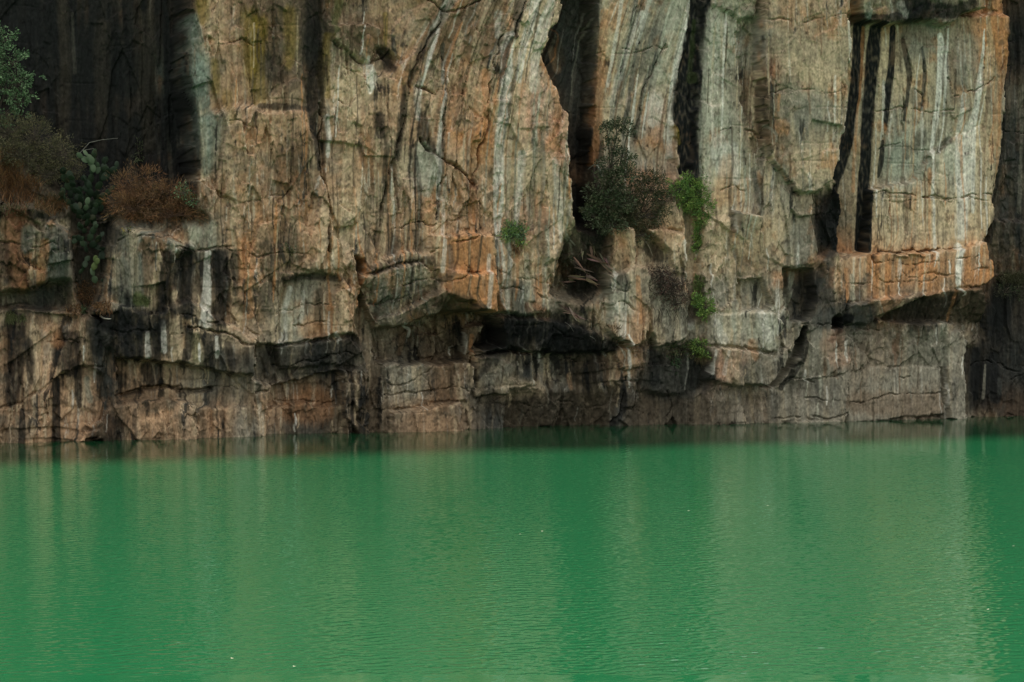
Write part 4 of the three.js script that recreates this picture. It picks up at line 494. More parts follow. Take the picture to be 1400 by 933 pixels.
// ------------------------------------------------------------------ the lake: opaque green water, ruffled by a light wind, calm under the wall
const TILE = 52;
{
  const M = 2048, re = new Float32Array(M * M), im = new Float32Array(M * M), r = rng(99);
  const gauss = () => Math.sqrt(-2 * Math.log(r() + 1e-9)) * Math.cos(6.2832 * r());
  const fx = [0.35, 0.94];                                   // the way the ripples run
  for (let j = 0; j < M; j++) for (let i = 0; i < M; i++) {
    const a = i < M / 2 ? i : i - M, b = j < M / 2 ? j : j - M, n = Math.hypot(a, b); if (n < 12 || n > 620) { continue; }
    const lam = TILE / n, co = (a * fx[0] + b * fx[1]) / n, dir = 0.25 + co * co;
    const amp = dir * Math.exp(-Math.pow(Math.log(lam / 0.19) / 0.75, 2)) / (n * n), k = j * M + i;   // height spectrum peaking near 0.32 m
    re[k] = gauss() * amp; im[k] = gauss() * amp;
  }
  const cosT = new Float32Array(M / 2), sinT = new Float32Array(M / 2); for (let i = 0; i < M / 2; i++) { cosT[i] = Math.cos(2 * Math.PI * i / M); sinT[i] = Math.sin(2 * Math.PI * i / M); }
  const tr = new Float32Array(M), ti = new Float32Array(M), rev = new Uint16Array(M); for (let i = 0; i < M; i++) { let x = 0; for (let b = 0; b < 11; b++) x |= ((i >> b) & 1) << (10 - b); rev[i] = x; }
  const fft = (o, st) => {
    for (let i = 0; i < M; i++) { tr[rev[i]] = re[o + i * st]; ti[rev[i]] = im[o + i * st]; }
    for (let len = 2; len <= M; len <<= 1) { const h = len >> 1, q = M / len; for (let i = 0; i < M; i += len) for (let k = 0; k < h; k++) { const c = cosT[k * q], s = sinT[k * q], x = tr[i + k + h] * c - ti[i + k + h] * s, y = tr[i + k + h] * s + ti[i + k + h] * c; tr[i + k + h] = tr[i + k] - x; ti[i + k + h] = ti[i + k] - y; tr[i + k] += x; ti[i + k] += y; } }
    for (let i = 0; i < M; i++) { re[o + i * st] = tr[i]; im[o + i * st] = ti[i]; }
  };
  for (let j = 0; j < M; j++) fft(j * M, 1); for (let i = 0; i < M; i++) fft(i, M);
  let ms = 0; for (let k = 0; k < M * M - M - 1; k += 7) { const d = re[k + 1] - re[k]; ms += d * d; } const rms = Math.sqrt(ms / (M * M / 7));
  const px = new Uint8Array(M * M * 4), SL = 0.042 / rms, ENC = 3;
  for (let j = 0; j < M; j++) for (let i = 0; i < M; i++) {
    const k = j * M + i, x = (i / M - 0.5) * TILE, z = -86 + j / M * TILE, out = (x - LFT[0]) * NX + (z - LFT[1]) * NZ, al = ((x - LFT[0]) * TX + (z - LFT[1]) * TZ) / WLEN;
    const reach = 7 + 9 * sm(0.6, 0.85, al) + 2.5 * noise(x * 0.2, z * 0.2), wind = (0.16 + 0.84 * sm(reach - 4, reach + 5, out)) * (0.85 + 0.5 * fbm(x * 0.11 + 5, z * 0.05, 2));
    const sx = (re[j * M + ((i + 1) & 2047)] - re[k]) * SL * wind * ENC, sz = (re[((j + 1) & 2047) * M + i] - re[k]) * SL * wind * ENC, l = 1 / Math.hypot(sx, sz, 1);
    px[k * 4] = 127.5 - 127.5 * sx * l; px[k * 4 + 1] = 127.5 - 127.5 * sz * l; px[k * 4 + 2] = 127.5 + 127.5 * l; px[k * 4 + 3] = 255;
  }
  const nm = new THREE.DataTexture(px, M, M); nm.wrapS = nm.wrapT = THREE.RepeatWrapping; nm.magFilter = THREE.LinearFilter; nm.minFilter = THREE.LinearMipmapLinearFilter; nm.generateMipmaps = true; nm.needsUpdate = true;
  const g = new THREE.BufferGeometry(), e = 400, pos = [], uv = [];
  for (const [x, z] of [[-e, e], [e, e], [e, -e], [-e, -e]]) { pos.push(x, 0, z); uv.push(x / TILE + 0.5, (z + 86) / TILE); }
  g.setAttribute('position', new THREE.Float32BufferAttribute(pos, 3)); g.setAttribute('normal', new THREE.Float32BufferAttribute([0, 1, 0, 0, 1, 0, 0, 1, 0, 0, 1, 0], 3)); g.setAttribute('uv', new THREE.Float32BufferAttribute(uv, 2)); g.setIndex([0, 1, 2, 0, 2, 3]);
  const mat = new THREE.MeshPhysicalMaterial({ color: new THREE.Color().setRGB(0.004, 0.041, 0.0152), roughness: 0.06, ior: 1.333, normalMap: nm, normalScale: new THREE.Vector2(1 / ENC, 1 / ENC) });
  const m = new THREE.Mesh(g, mat); m.name = 'water'; m.userData = { kind: 'structure', label: 'opaque emerald green lake water with fine wind ripples', category: 'water' }; m.receiveShadow = true; scene.add(m);
}
console.log('water done');
// ------------------------------------------------------------------ what grows on the wall
const onWall = (u, v) => { for (let d = 1.8; d > -3.4; d -= 0.02) { const [s, y] = toPlane(u, v, d); if (wallD(s, y) >= d) return { s, y, d, p: world(s, y, d) }; } const [s, y] = toPlane(u, v, -2.4); return { s, y, d: -2.4, p: world(s, y, -2.4) }; };
const pxAt = (u, v, d) => { const [s, y] = toPlane(u, v, d); return world(s, y, d); };
const OUT = new THREE.Vector3(NX, 0, NZ), ALONG = new THREE.Vector3(TX, 0, TZ), UP = new THREE.Vector3(0, 1, 0);
const leafMat = new THREE.MeshStandardMaterial({ vertexColors: true, roughness: 0.75, side: THREE.DoubleSide });
const barkMat = new THREE.MeshStandardMaterial({ vertexColors: true, roughness: 0.95, side: THREE.DoubleSide });
class Mesher {
  constructor(o) { this.o = o; this.p = []; this.c = []; this.i = []; }
  v(x, c, g) { this.p.push(x.x - this.o.x, x.y - this.o.y, x.z - this.o.z); this.c.push(c[0] * g, c[1] * g, c[2] * g); return this.p.length / 3 - 1; }
  leaf(at, dir, side, len, wid, c, g) {                      // folded blade: four corners round a midrib
    const nrm = dir.clone().cross(side).normalize(), t = at.clone().addScaledVector(dir, len), m = at.clone().addScaledVector(dir, len * 0.45);
    const a = this.v(at, c, g * 0.9), b = this.v(m.clone().addScaledVector(side, wid / 2).addScaledVector(nrm, wid * 0.18), c, g), d = this.v(t, c, g * 1.05), e = this.v(m.clone().addScaledVector(side, -wid / 2).addScaledVector(nrm, wid * 0.18), c, g);
    this.i.push(a, b, d, a, d, e);
  }
  tube(pts, r0, r1, c, n = 5) {
    let prev = null;
    for (let k = 0; k < pts.length; k++) {
      const d = pts[Math.min(pts.length - 1, k + 1)].clone().sub(pts[Math.max(0, k - 1)]).normalize(), a = Math.abs(d.y) > 0.9 ? ALONG.clone() : UP.clone(), x = a.cross(d).normalize(), y = d.clone().cross(x), r = r0 + (r1 - r0) * k / (pts.length - 1), ring = [];
      for (let q = 0; q < n; q++) { const t = q / n * 6.2832; ring.push(this.v(pts[k].clone().addScaledVector(x, Math.cos(t) * r).addScaledVector(y, Math.sin(t) * r), c, 0.85 + 0.3 * hsh(q, k, 3))); }
      if (prev) for (let q = 0; q < n; q++) { const w = (q + 1) % n; this.i.push(prev[q], prev[w], ring[w], prev[q], ring[w], ring[q]); }
      prev = ring;
    }
  }
  blade(at, dir, bend, len, wid, c, g) {                     // grass: strip of three pieces that droops
    const side = dir.clone().cross(OUT).normalize(); if (side.lengthSq() < 0.1) side.copy(ALONG); let l = -1, r = -1; const p = at.clone(), d = dir.clone();
    for (let k = 0; k <= 3; k++) { const w = wid * (1 - k / 3.2) / 2, a = this.v(p.clone().addScaledVector(side, w), c, g * (0.8 + 0.1 * k)), b = this.v(p.clone().addScaledVector(side, -w), c, g * (0.8 + 0.1 * k)); if (k) this.i.push(l, r, b, l, b, a); l = a; r = b; p.addScaledVector(d, len / 3); d.add(bend).normalize(); }
  }
  mesh(name, mat, parent, stuff) {
    const g = new THREE.BufferGeometry(); g.setAttribute('position', new THREE.Float32BufferAttribute(this.p, 3)); g.setAttribute('color', new THREE.Float32BufferAttribute(this.c, 3)); g.setIndex(this.i); g.computeVertexNormals();
    const m = new THREE.Mesh(g, mat); m.name = name; m.castShadow = m.receiveShadow = true; if (stuff) m.userData.kind = 'stuff'; parent.add(m); return m;
  }
}
const taken = new Map();
function thing(name, label, category, at, group) { const n = taken.get(name) || 0; taken.set(name, n + 1); const o = new THREE.Group(); o.name = n ? `${name}_${String(n).padStart(3, '0')}` : name; o.position.copy(at); o.userData = { label, category }; if (group) o.userData.group = group; scene.add(o); return o; }
const rv = r => { let x, y, z, l; do { x = r() * 2 - 1; y = r() * 2 - 1; z = r() * 2 - 1; l = x * x + y * y + z * z; } while (l > 1 || l < 0.01); return new THREE.Vector3(x, y, z); };
const curve = (a, b, sag, r, n = 5) => { const out = [], off = rv(r).multiplyScalar(a.distanceTo(b) * 0.12); for (let k = 0; k <= n; k++) { const t = k / n, p = a.clone().lerp(b, t).addScaledVector(off, Math.sin(t * 3.14)); p.y += sag * Math.sin(t * 3.14); out.push(p); } return out; };
// leafy growth: root in the photo, crown lobes u, v, ru, rv, depth ahead of the root; leaf colours
const foliageGroups = {};
function shrub(name, label, cat, seed, root, lobes, leaf, cols, o = {}) {
  const r = rng(seed), at = onWall(...root), g = thing(name, label, cat, at.p, o.group), st = new Mesher(at.p), fo = new Mesher(at.p), bark = o.bark || [0.07, 0.055, 0.04], base = at.p.clone().addScaledVector(OUT, -0.06);
  for (const [u, v, ru, rv_, fwd = 0.25, n = 1] of lobes) {
    const cen = pxAt(u, v, at.d + fwd), R = new THREE.Vector3(ru / 41, rv_ / 41, Math.min(ru, rv_) / 41);
    st.tube(curve(base, cen, 0.08, r), o.thick || 0.035, 0.012, bark);
    const clumps = Math.max(4, Math.round((o.clumps || 1) * n * ru * rv_ * 0.2));
    for (let k = 0; k < clumps; k++) {
      const q = rv(r); q.multiplyScalar(Math.pow(q.length(), -0.35) * (0.7 + 0.75 * r() * r() + (r() < 0.12 ? 0.35 : 0)));
      const c = cen.clone().addScaledVector(ALONG, q.x * R.x).addScaledVector(UP, q.y * R.y).addScaledVector(OUT, q.z * R.z * 0.9);
      if (r() < 0.7) st.tube(curve(cen.clone().addScaledVector(UP, -R.y * 0.3), c, 0.02, r, 3), 0.009, 0.003, bark, 3);
      const tone = 0.7 + 0.6 * r(), ci = cols[Math.floor(r() * cols.length)], dir0 = q.clone().normalize(), dirC = ALONG.clone().multiplyScalar(dir0.x).addScaledVector(UP, dir0.y + (o.droop || 0.2)).addScaledVector(OUT, dir0.z);
      const cr = o.spread || 0.13, m = o.per || 16;
      for (let l = 0; l < m; l++) { const p = c.clone().addScaledVector(rv(r), cr), d = dirC.clone().addScaledVector(rv(r), 0.9).normalize(), sd = rv(r).cross(d).normalize(), sz = leaf * (0.6 + 0.8 * r()); fo.leaf(p, d, sd, sz, sz * (o.slim || 0.5), ci, tone * (0.8 + 0.4 * r())); }
    }
  }
  st.mesh('stem', barkMat, g); fo.mesh('foliage', leafMat, g, true); return g;
}
// grass and dried fern: blades springing from a patch of rock given by lobes in the photo
function tuft(name, label, cat, seed, root, lobes, len, cols, o = {}) {
  const r = rng(seed), at = onWall(...root), g = thing(name, label, cat, at.p, o.group), fo = new Mesher(at.p);
  for (const [u, v, ru, rv_, n] of lobes) for (let k = 0; k < n * 2.2; k++) {
    const q = rv(r), w = onWall(u + q.x * ru, v + q.y * rv_), d = OUT.clone().multiplyScalar(0.35 + 0.3 * r()).addScaledVector(UP, o.up === undefined ? 0.9 : o.up).addScaledVector(rv(r), o.wild || 0.7).normalize();
    const c = cols[Math.floor(r() * cols.length)];
    fo.blade(w.p.addScaledVector(OUT, -0.02), d, new THREE.Vector3(0, -(o.bend || 0.3), 0).addScaledVector(rv(r), 0.25), len * (0.5 + 0.8 * r()), (o.wid || 0.02) * (0.7 + 0.6 * r()), c, 0.65 + 0.7 * r());
  }
  fo.mesh('blades', leafMat, g); return g;
}
const GREEN = [[0.08, 0.15, 0.06], [0.055, 0.11, 0.045], [0.12, 0.2, 0.09]], DARK = [[0.034, 0.05, 0.019], [0.05, 0.07, 0.026], [0.062, 0.064, 0.028]], OLIVE = [[0.075, 0.07, 0.026], [0.055, 0.056, 0.022], [0.1, 0.088, 0.036]], RUST = [[0.17, 0.075, 0.024], [0.13, 0.06, 0.022], [0.22, 0.12, 0.045], [0.085, 0.05, 0.022]], LIME = [[0.14, 0.24, 0.045], [0.1, 0.2, 0.045], [0.19, 0.28, 0.055]], STRAW = [[0.22, 0.17, 0.08], [0.15, 0.11, 0.05]], BROWN = [[0.062, 0.056, 0.022], [0.05, 0.055, 0.02], [0.08, 0.068, 0.028]];

// left ledge
shrub('leafy_shrub', 'leafy green shrub leaning in at the left edge before the dark recess', 'shrub', 1, [-10, 165], [[6, 50, 14, 20, .5], [14, 84, 26, 18, .55], [22, 110, 26, 14, .6], [8, 120, 24, 18, .5], [24, 138, 20, 16, .5], [-20, 80, 24, 40, .4], [6, 160, 26, 14, .4]], 0.085, GREEN, { clumps: .42, per: 13, spread: .12, slim: .5, droop: -.1 });
shrub('scrub_bush', 'dense olive brown scrub on the ledge under the leafy left shrub', 'shrub', 2, [40, 225], [[10, 178, 30, 22, .4], [45, 186, 34, 24, .5], [80, 208, 26, 24, .55], [30, 210, 34, 18, .5], [98, 232, 16, 16, .6], [66, 236, 30, 14, .6]], 0.075, OLIVE, { clumps: .85, per: 18, slim: .2, spread: .15 });
tuft('dry_grass', 'rust red dry grass on the earth mound at the left edge', 'grass', 3, [10, 262], [[8, 235, 24, 30, 420], [24, 262, 34, 22, 420], [70, 285, 24, 12, 160], [-30, 250, 30, 40, 250]], 0.36, RUST, { bend: .35 });
tuft('dry_grass', 'yellowish dry grass fringe on the rim of the left orange block', 'grass', 4, [70, 282], [[66, 278, 22, 10, 160], [20, 290, 26, 8, 100]], 0.26, OLIVE.concat(STRAW.slice(1)), { bend: .5 });
shrub('dried_fern', 'mound of rust brown dried fern right of the upper prickly pear', 'fern', 5, [210, 285], [[172, 254, 26, 20, .5, .7], [196, 244, 30, 18, .6, .7], [228, 262, 34, 18, .6, .7], [258, 278, 26, 14, .6, .7], [185, 282, 40, 18, .8, .6], [236, 292, 44, 12, .8, .6]], 0.13, RUST, { clumps: .7, per: 20, slim: .09, spread: .17, bark: [0.06, 0.03, 0.015] });
tuft('dry_grass', 'long rust brown grass hanging over the rim below the dried fern', 'grass', 61, [215, 300], [[200, 292, 52, 12, 420], [250, 292, 34, 10, 240], [180, 268, 30, 16, 200], [235, 272, 36, 14, 200]], 0.5, RUST, { bend: .55, up: .7, wild: 1 });
shrub('green_weed', 'small green weed growing out of the rust brown dried fern', 'plant', 6, [250, 280], [[250, 262, 10, 9, .75], [262, 274, 7, 6, .75]], 0.06, GREEN, { per: 10 });
shrub('pale_weed', 'thin pale weed standing at the back of the ledge in the recess', 'plant', 7, [190, 236], [[189, 208, 5, 14, .2]], 0.12, [[0.06, 0.075, 0.03]], { slim: .2, per: 8 });
tuft('dry_grass', 'rust red dried grass trailing below the lower prickly pear', 'grass', 8, [118, 410], [[116, 402, 14, 20, 220], [140, 420, 14, 8, 120], [100, 425, 12, 8, 90]], 0.24, RUST, { bend: .6, up: .2 });
tuft('fern_tuft', 'pale green fern tuft under the overhang at the left edge', 'fern', 9, [16, 436], [[14, 436, 8, 5, 130], [30, 436, 5, 4, 30]], 0.34, [[0.09, 0.11, 0.035], [0.12, 0.13, 0.05]], { bend: .75, up: .4, wid: .02 });
tuft('fern_tuft', 'small bright rosette plant below the lower prickly pear', 'plant', 10, [113, 428], [[113, 427, 5, 4, 50]], 0.24, [[0.07, 0.11, 0.05], [0.1, 0.14, 0.06]], { bend: .3, wild: 1, wid: .022 });
shrub('yellow_weed', 'tiny yellow flowering weed on top of the grey boulder', 'plant', 11, [176, 320], [[174, 315, 7, 6, .12]], 0.06, [[0.2, 0.16, 0.03], [0.08, 0.09, 0.03]], { per: 10 });
tuft('moss_tuft', 'mossy green tuft on the underside of the grey boulder', 'moss', 12, [196, 412], [[196, 410, 12, 6, 160]], 0.1, [[0.07, 0.085, 0.02]], { up: .1, bend: .4 });
// bare wood
function stick(label, seed, pts, r0, col, name = 'bare_branch', cat = 'branch') {
  const w = pts.map(([u, v, f]) => { const h = onWall(u, v); return h.p.clone().addScaledVector(OUT, f); }), g = thing(name, label, cat, w[0]), m = new Mesher(w[0]), c = new THREE.CatmullRomCurve3(w); m.tube(c.getPoints(w.length * 4), r0, r0 * 0.35, col, 6); m.mesh('branch', barkMat, g); return [g, m];
}
const PALE = [0.3, 0.28, 0.22], GREYW = [0.17, 0.17, 0.14];
{ const at = pxAt(112, 206, -1.0), g = thing('bare_branch', 'thin bare grey twig reaching right above the upper prickly pear', 'branch', at), m = new Mesher(at); m.tube([at, pxAt(122, 195, -.95), pxAt(140, 191, -.9), pxAt(161, 189, -.85)], .014, .005, GREYW); m.tube([pxAt(104, 214, -1.05), at, pxAt(128, 203, -.95)], .016, .005, GREYW); m.mesh('branch', barkMat, g); }
for (const [a, b, l] of [[28, 0, 'left of the two thin pale stalks standing in the scrub'], [38, 8, 'right of the two thin pale stalks standing in the scrub']]) { const at = onWall(a, 228 + b).p, top = pxAt(a, 194 + b, onWall(a, 228 + b).d + .35), g = thing('dry_stalk', l, 'stalk', at), m = new Mesher(at); m.tube([at, at.clone().lerp(top, .5), top], .016, .008, [0.13, 0.11, 0.07]); m.mesh('stalk', barkMat, g); }
stick('short white snapped stick lying under the lower prickly pear', 0, [[136, 432, .12], [141, 435, .16], [147, 436, .12], [151, 436, .1]], .028, [0.5, 0.48, 0.4]);
// prickly pears: every pad a piece of its own
const padGeo = (() => { const g = new THREE.SphereGeometry(1, 12, 8), p = g.attributes.position; for (let i = 0; i < p.count; i++) { const y = p.getY(i), w = y < 0 ? 1 - 0.34 * y * y : 1 - 0.02 * y; p.setXYZ(i, p.getX(i) * 0.36 * w, y * 0.5 + 0.5, p.getZ(i) * 0.07 * (1 + 0.4 * (1 - y * y))); } g.computeVertexNormals(); return g; })();
const padMats = [[0.024, 0.04, 0.02], [0.016, 0.028, 0.015], [0.034, 0.054, 0.028], [0.085, 0.12, 0.068], [0.10, 0.13, 0.045], [0.03, 0.034, 0.016]].map(c => new THREE.MeshPhysicalMaterial({ color: new THREE.Color().setRGB(...c), roughness: 0.65, specularIntensity: 0.45 }));
function prickly(label, seed, root, heads) {
  const r = rng(seed), at = onWall(...root), g = thing('prickly_pear', label, 'cactus', at.p); let n = 0;
  const pad = (base, dir, size, mat, face) => { const m = new THREE.Mesh(padGeo, padMats[mat]); m.name = n ? `pad_${String(n).padStart(3, '0')}` : 'pad'; n++; const y = dir.clone().normalize(), x = face.clone().cross(y).cross(y).cross(y).normalize(), z = x.clone().cross(y); m.quaternion.setFromRotationMatrix(new THREE.Matrix4().makeBasis(x, y, z)); m.position.copy(base).sub(at.p); m.scale.setScalar(size); m.castShadow = m.receiveShadow = true; g.add(m); return base.clone().addScaledVector(y, size * 0.96); };
  for (const [u, v, tu, tv, f0, f1, mat, size = .3, kids = 2] of heads) {          // a chain of pads from (u, v) to (tu, tv), f ahead of the root's depth
    let p = pxAt(u, v, at.d + f0); const e = pxAt(tu, tv, at.d + f1), steps = Math.max(1, Math.round(p.distanceTo(e) / (size * 0.9)));
    for (let k = 0; k < steps; k++) {
      const d = e.clone().sub(p).normalize().addScaledVector(rv(r), 0.3), face = OUT.clone().addScaledVector(rv(r), 0.75), tip = pad(p, d, size * (0.85 + 0.3 * r()), mat === 9 ? Math.floor(r() * 3) : mat, face);
      if (k >= steps - 2) for (let q = 0; q < kids; q++) pad(p.clone().lerp(tip, 0.75 + 0.2 * r()), d.clone().addScaledVector(rv(r), 1.0).addScaledVector(UP, .3), size * (0.65 + 0.35 * r()), mat === 9 ? [0, 1, 2, 1, 5][Math.floor(r() * 5)] : mat, OUT.clone().addScaledVector(rv(r), 0.8));
      p = tip;
    }
  }
  return g;
}
prickly('upper prickly pear with pale upright pads between the scrub and dried fern', 21, [118, 300], [[118, 302, 128, 214, .1, .7, 9, .32, 3], [122, 300, 142, 226, .1, .7, 9, .32, 3], [128, 228, 112, 212, .75, .85, 3, .27, 1], [126, 232, 120, 214, .8, .9, 3, .27, 1], [128, 236, 126, 216, .85, .95, 3, .27, 0], [132, 238, 134, 222, .85, .95, 2, .28, 1], [138, 246, 154, 234, .8, .9, 1, .3, 1], [112, 302, 84, 236, .2, .7, 9, .3, 2], [110, 300, 98, 244, .3, .85, 9, .32, 2], [104, 290, 88, 270, .5, .9, 9, .3, 2], [116, 288, 122, 268, .7, .95, 3, .24, 0], [118, 300, 104, 284, .6, .9, 9, .28, 2], [126, 306, 136, 276, .5, .8, 9, .3, 2], [136, 290, 150, 256, .5, .8, 9, .3, 1], [118, 310, 124, 296, .6, .8, 9, .3, 2], [116, 296, 108, 262, .4, .8, 1, .32, 3], [124, 270, 116, 248, .6, .8, 1, .32, 2]]);
prickly('lower prickly pear hanging down the gully beside the grey boulder', 22, [122, 345], [[118, 318, 108, 308, .2, .5, 9, .28, 1], [120, 330, 128, 312, .3, .6, 9, .3, 2], [122, 338, 138, 324, .3, .6, 9, .3, 2], [120, 345, 108, 330, .3, .5, 9, .28, 2], [130, 388, 127, 368, .5, .7, 3, .3, 0], [127, 370, 131, 346, .7, .8, 4, .26, 0], [130, 362, 134, 358, .75, .8, 4, .22, 0], [122, 350, 112, 366, .4, .5, 9, .26, 1], [128, 356, 140, 348, .4, .6, 1, .28, 2], [142, 376, 146, 390, .5, .65, 1, .26, 1], [146, 390, 152, 378, .5, .65, 2, .26, 0], [148, 404, 158, 392, .5, .6, 0, .26, 1], [134, 398, 144, 408, .4, .5, 9, .26, 1], [116, 326, 100, 330, .3, .4, 9, .26, 1], [128, 334, 142, 342, .3, .5, 1, .28, 1]]);
// the chimney
shrub('tall_shrub', 'tall dark evergreen shrub climbing the edge of the dark chimney', 'shrub', 31, [818, 300], [[844, 170, 17, 10, .9, .6], [830, 178, 8, 10, .8, .5], [858, 180, 8, 7, .8, .5], [836, 202, 16, 12, .8, .3], [852, 212, 16, 12, .8, .45], [832, 226, 18, 14, .8, .4], [856, 238, 14, 16, .8, .6], [838, 248, 22, 14, .8, .6], [814, 262, 14, 12, .7, .5], [832, 274, 24, 16, .7, .6], [852, 278, 16, 14, .7, .6], [812, 292, 14, 16, .6, .6], [836, 304, 24, 14, .6, .6]], 0.085, DARK, { clumps: 1.15, per: 20, thick: .05, spread: .15 });
shrub('brown_bush', 'brownish olive bush spreading right of the tall dark shrub', 'shrub', 32, [872, 305], [[862, 266, 30, 24, .45, .6], [892, 256, 26, 20, .45, .6], [880, 290, 38, 22, .5, .7], [850, 300, 28, 20, .5, .7], [908, 272, 18, 18, .4, .6], [872, 318, 30, 14, .4, .6], [888, 242, 16, 9, .4, .6]], 0.075, BROWN.concat([[0.04, 0.055, 0.02]]), { clumps: 1, per: 20, slim: .45, spread: .15 });
shrub('green_bush', 'bright green bush spilling over beside the pale rock column', 'shrub', 33, [942, 275], [[928, 258, 18, 11, .45], [944, 252, 18, 12, .5], [954, 266, 19, 17, .5], [961, 284, 15, 16, .5], [942, 274, 20, 14, .45], [962, 302, 11, 14, .45], [958, 320, 9, 16, .4], [956, 338, 7, 12, .35]], 0.085, LIME, { clumps: 1.3, per: 18, slim: .3, spread: .11 });
stick('pale forked dead branch sticking out left of the tall dark shrub', 0, [[818, 250, .4], [812, 232, .55], [806, 226, .6], [796, 232, .62]], .04, [0.2, 0.22, 0.18]);
shrub('leaf_tuft', 'small yellow green tuft high on the narrow groove below the bright bush', 'plant', 34, [955, 388], [[955, 384, 8, 8, .18], [955, 392, 6, 6, .15]], 0.085, [[0.09, 0.13, 0.03]], { clumps: 2.2, per: 14, slim: .3, spread: .07 });
shrub('leaf_tuft', 'round bright green tuft at the foot of the narrow groove', 'plant', 35, [960, 424], [[954, 412, 9, 8, .25], [963, 418, 14, 12, .3], [966, 426, 10, 8, .25]], 0.09, LIME, { clumps: 1.6, per: 18, slim: .3, spread: .1 });
shrub('leaf_tuft', 'green tuft on the ledge directly below the round bright tuft', 'plant', 36, [958, 478], [[956, 473, 14, 8, .25], [964, 480, 8, 8, .25]], 0.09, LIME, { clumps: 1.6, per: 16, slim: .3 });
shrub('leaf_tuft', 'low green and straw coloured growth on the brow of the dark hollow', 'plant', 37, [932, 480], [[930, 476, 18, 9, .25], [946, 482, 10, 9, .25]], 0.085, [[0.09, 0.11, 0.04], [0.1, 0.085, 0.04], [0.05, 0.08, 0.025]], { clumps: 1.2, per: 14, slim: .3 });
shrub('hanging_vine', 'thin dark green vine hanging in the hollow below the ledge tufts', 'vine', 38, [920, 490], [[922, 496, 5, 12, .2], [921, 508, 4, 8, .15]], 0.07, [[0.035, 0.07, 0.025]], { clumps: 2, per: 9 });
tuft('dry_grass', 'straw coloured grass hanging from the ledge right of the green tufts', 'grass', 39, [958, 486], [[958, 486, 8, 5, 70]], 0.34, STRAW, { up: -.1, bend: .7 });
shrub('twiggy_shrub', 'dark twiggy shrub with reddish dead leaves hanging on the pale rock', 'shrub', 40, [908, 372], [[905, 375, 18, 14, .3, .6], [920, 388, 20, 16, .35, .6], [905, 398, 20, 16, .3, .5], [930, 402, 14, 12, .3, .4], [922, 414, 16, 12, .3, .35], [890, 376, 10, 8, .25, .5]], 0.055, [[0.035, 0.03, 0.02], [0.05, 0.035, 0.022], [0.09, 0.045, 0.03]], { clumps: 1.6, per: 14, spread: .14, bark: [0.04, 0.03, 0.022] });
{ const r = rng(41), at = onWall(910, 430), g = thing('hanging_roots', 'mesh of thin dark roots hanging below the twiggy shrub', 'roots', at.p), m = new Mesher(at.p); for (let k = 0; k < 24; k++) { const u = 892 + r() * 50, v = 410 + r() * 22, pts = []; let x = u, y = v; for (let q = 0; q < 6; q++) { pts.push(onWall(x, y).p.addScaledVector(OUT, .02 + .02 * r())); x += (r() - .5) * 9; y += 4 + r() * 5; } m.tube(pts, .008, .003, [0.07, 0.055, 0.04], 4); } m.mesh('roots', barkMat, g); }
stick('pale bare stem leaning against the black niche above the twiggy shrub', 0, [[882, 330, .05], [886, 338, .12], [891, 350, .1]], .022, [0.3, 0.25, 0.19]);
stick('long pale root hanging by the small tan block', 0, [[853, 480, .05], [854, 488, .08], [852, 498, .08], [849, 507, .04]], .02, [0.34, 0.3, 0.22]);
stick('white bent twig on the dark brow left of the pale grey slab', 0, [[772, 441, .08], [778, 446, .14], [783, 454, .12]], .009, GREYW);
stick('white twig on the dark brow below the splintered wood', 0, [[806, 460, .06], [811, 463, .1], [814, 467, .08]], .009, GREYW);
// splintered dead wood fallen into the foot of the chimney
function splinters(label, seed, list) {
  const r = rng(seed), at = onWall(list[0][0], list[0][1]), g = thing('splintered_wood', label, 'dead wood', at.p); let n = 0;
  for (let [u, v, tu, tv, w, f0 = .12, f1 = .3] of list.flatMap(l => [0, 1, 2].map(() => { const j = () => (r() - .5) * 9; return [l[0] + j(), l[1] + j(), l[2] + j(), l[3] + j(), l[4] * (.4 + .7 * r()), .05 + .12 * r(), .08 + .25 * r()]; }))) {
    const a = onWall(u, v).p.addScaledVector(OUT, f0 - .12), b = onWall(tu, tv).p.addScaledVector(OUT, f1), m = new Mesher(at.p), c = [0.19 + .09 * r(), 0.135 + .05 * r(), 0.095 + .04 * r()], ax = b.clone().sub(a).normalize(), sd = ax.clone().cross(rv(r)).normalize(), th = ax.clone().cross(sd), w2 = w / 41 * .5, mid = a.clone().lerp(b, .25 + .4 * r());
    const va = m.v(a.clone().addScaledVector(sd, w2 * .3), c, .9), va2 = m.v(a.clone().addScaledVector(sd, -w2 * .3), c, .8), v1 = m.v(mid.clone().addScaledVector(sd, w2 * (.5 + .4 * r())), c, 1), v2 = m.v(mid.clone().addScaledVector(th, w2 * .35), c, 1.1), v3 = m.v(mid.clone().addScaledVector(sd, -w2 * (.4 + .5 * r())), c, .9), v4 = m.v(mid.clone().addScaledVector(th, -w2 * .3), c, .8), vb = m.v(b, c, 1), vb2 = m.v(b.clone().addScaledVector(sd, w2 * .2).addScaledVector(ax, -.05), c, 1);
    m.i.push(va, v1, v2, va, v2, va2, va2, v2, v3, va2, v3, v4, va2, v4, va, va, v4, v1, v1, vb2, v2, v2, vb2, vb, v2, vb, v3, v3, vb, v4, v4, vb, vb2, v4, vb2, v1);
    const q = m.mesh(n ? `splinter_${String(n).padStart(3, '0')}` : 'splinter', barkMat, g); q.material = splMat; n++;
  }
}
const splMat = new THREE.MeshStandardMaterial({ vertexColors: true, roughness: 0.9, flatShading: true, side: THREE.DoubleSide });
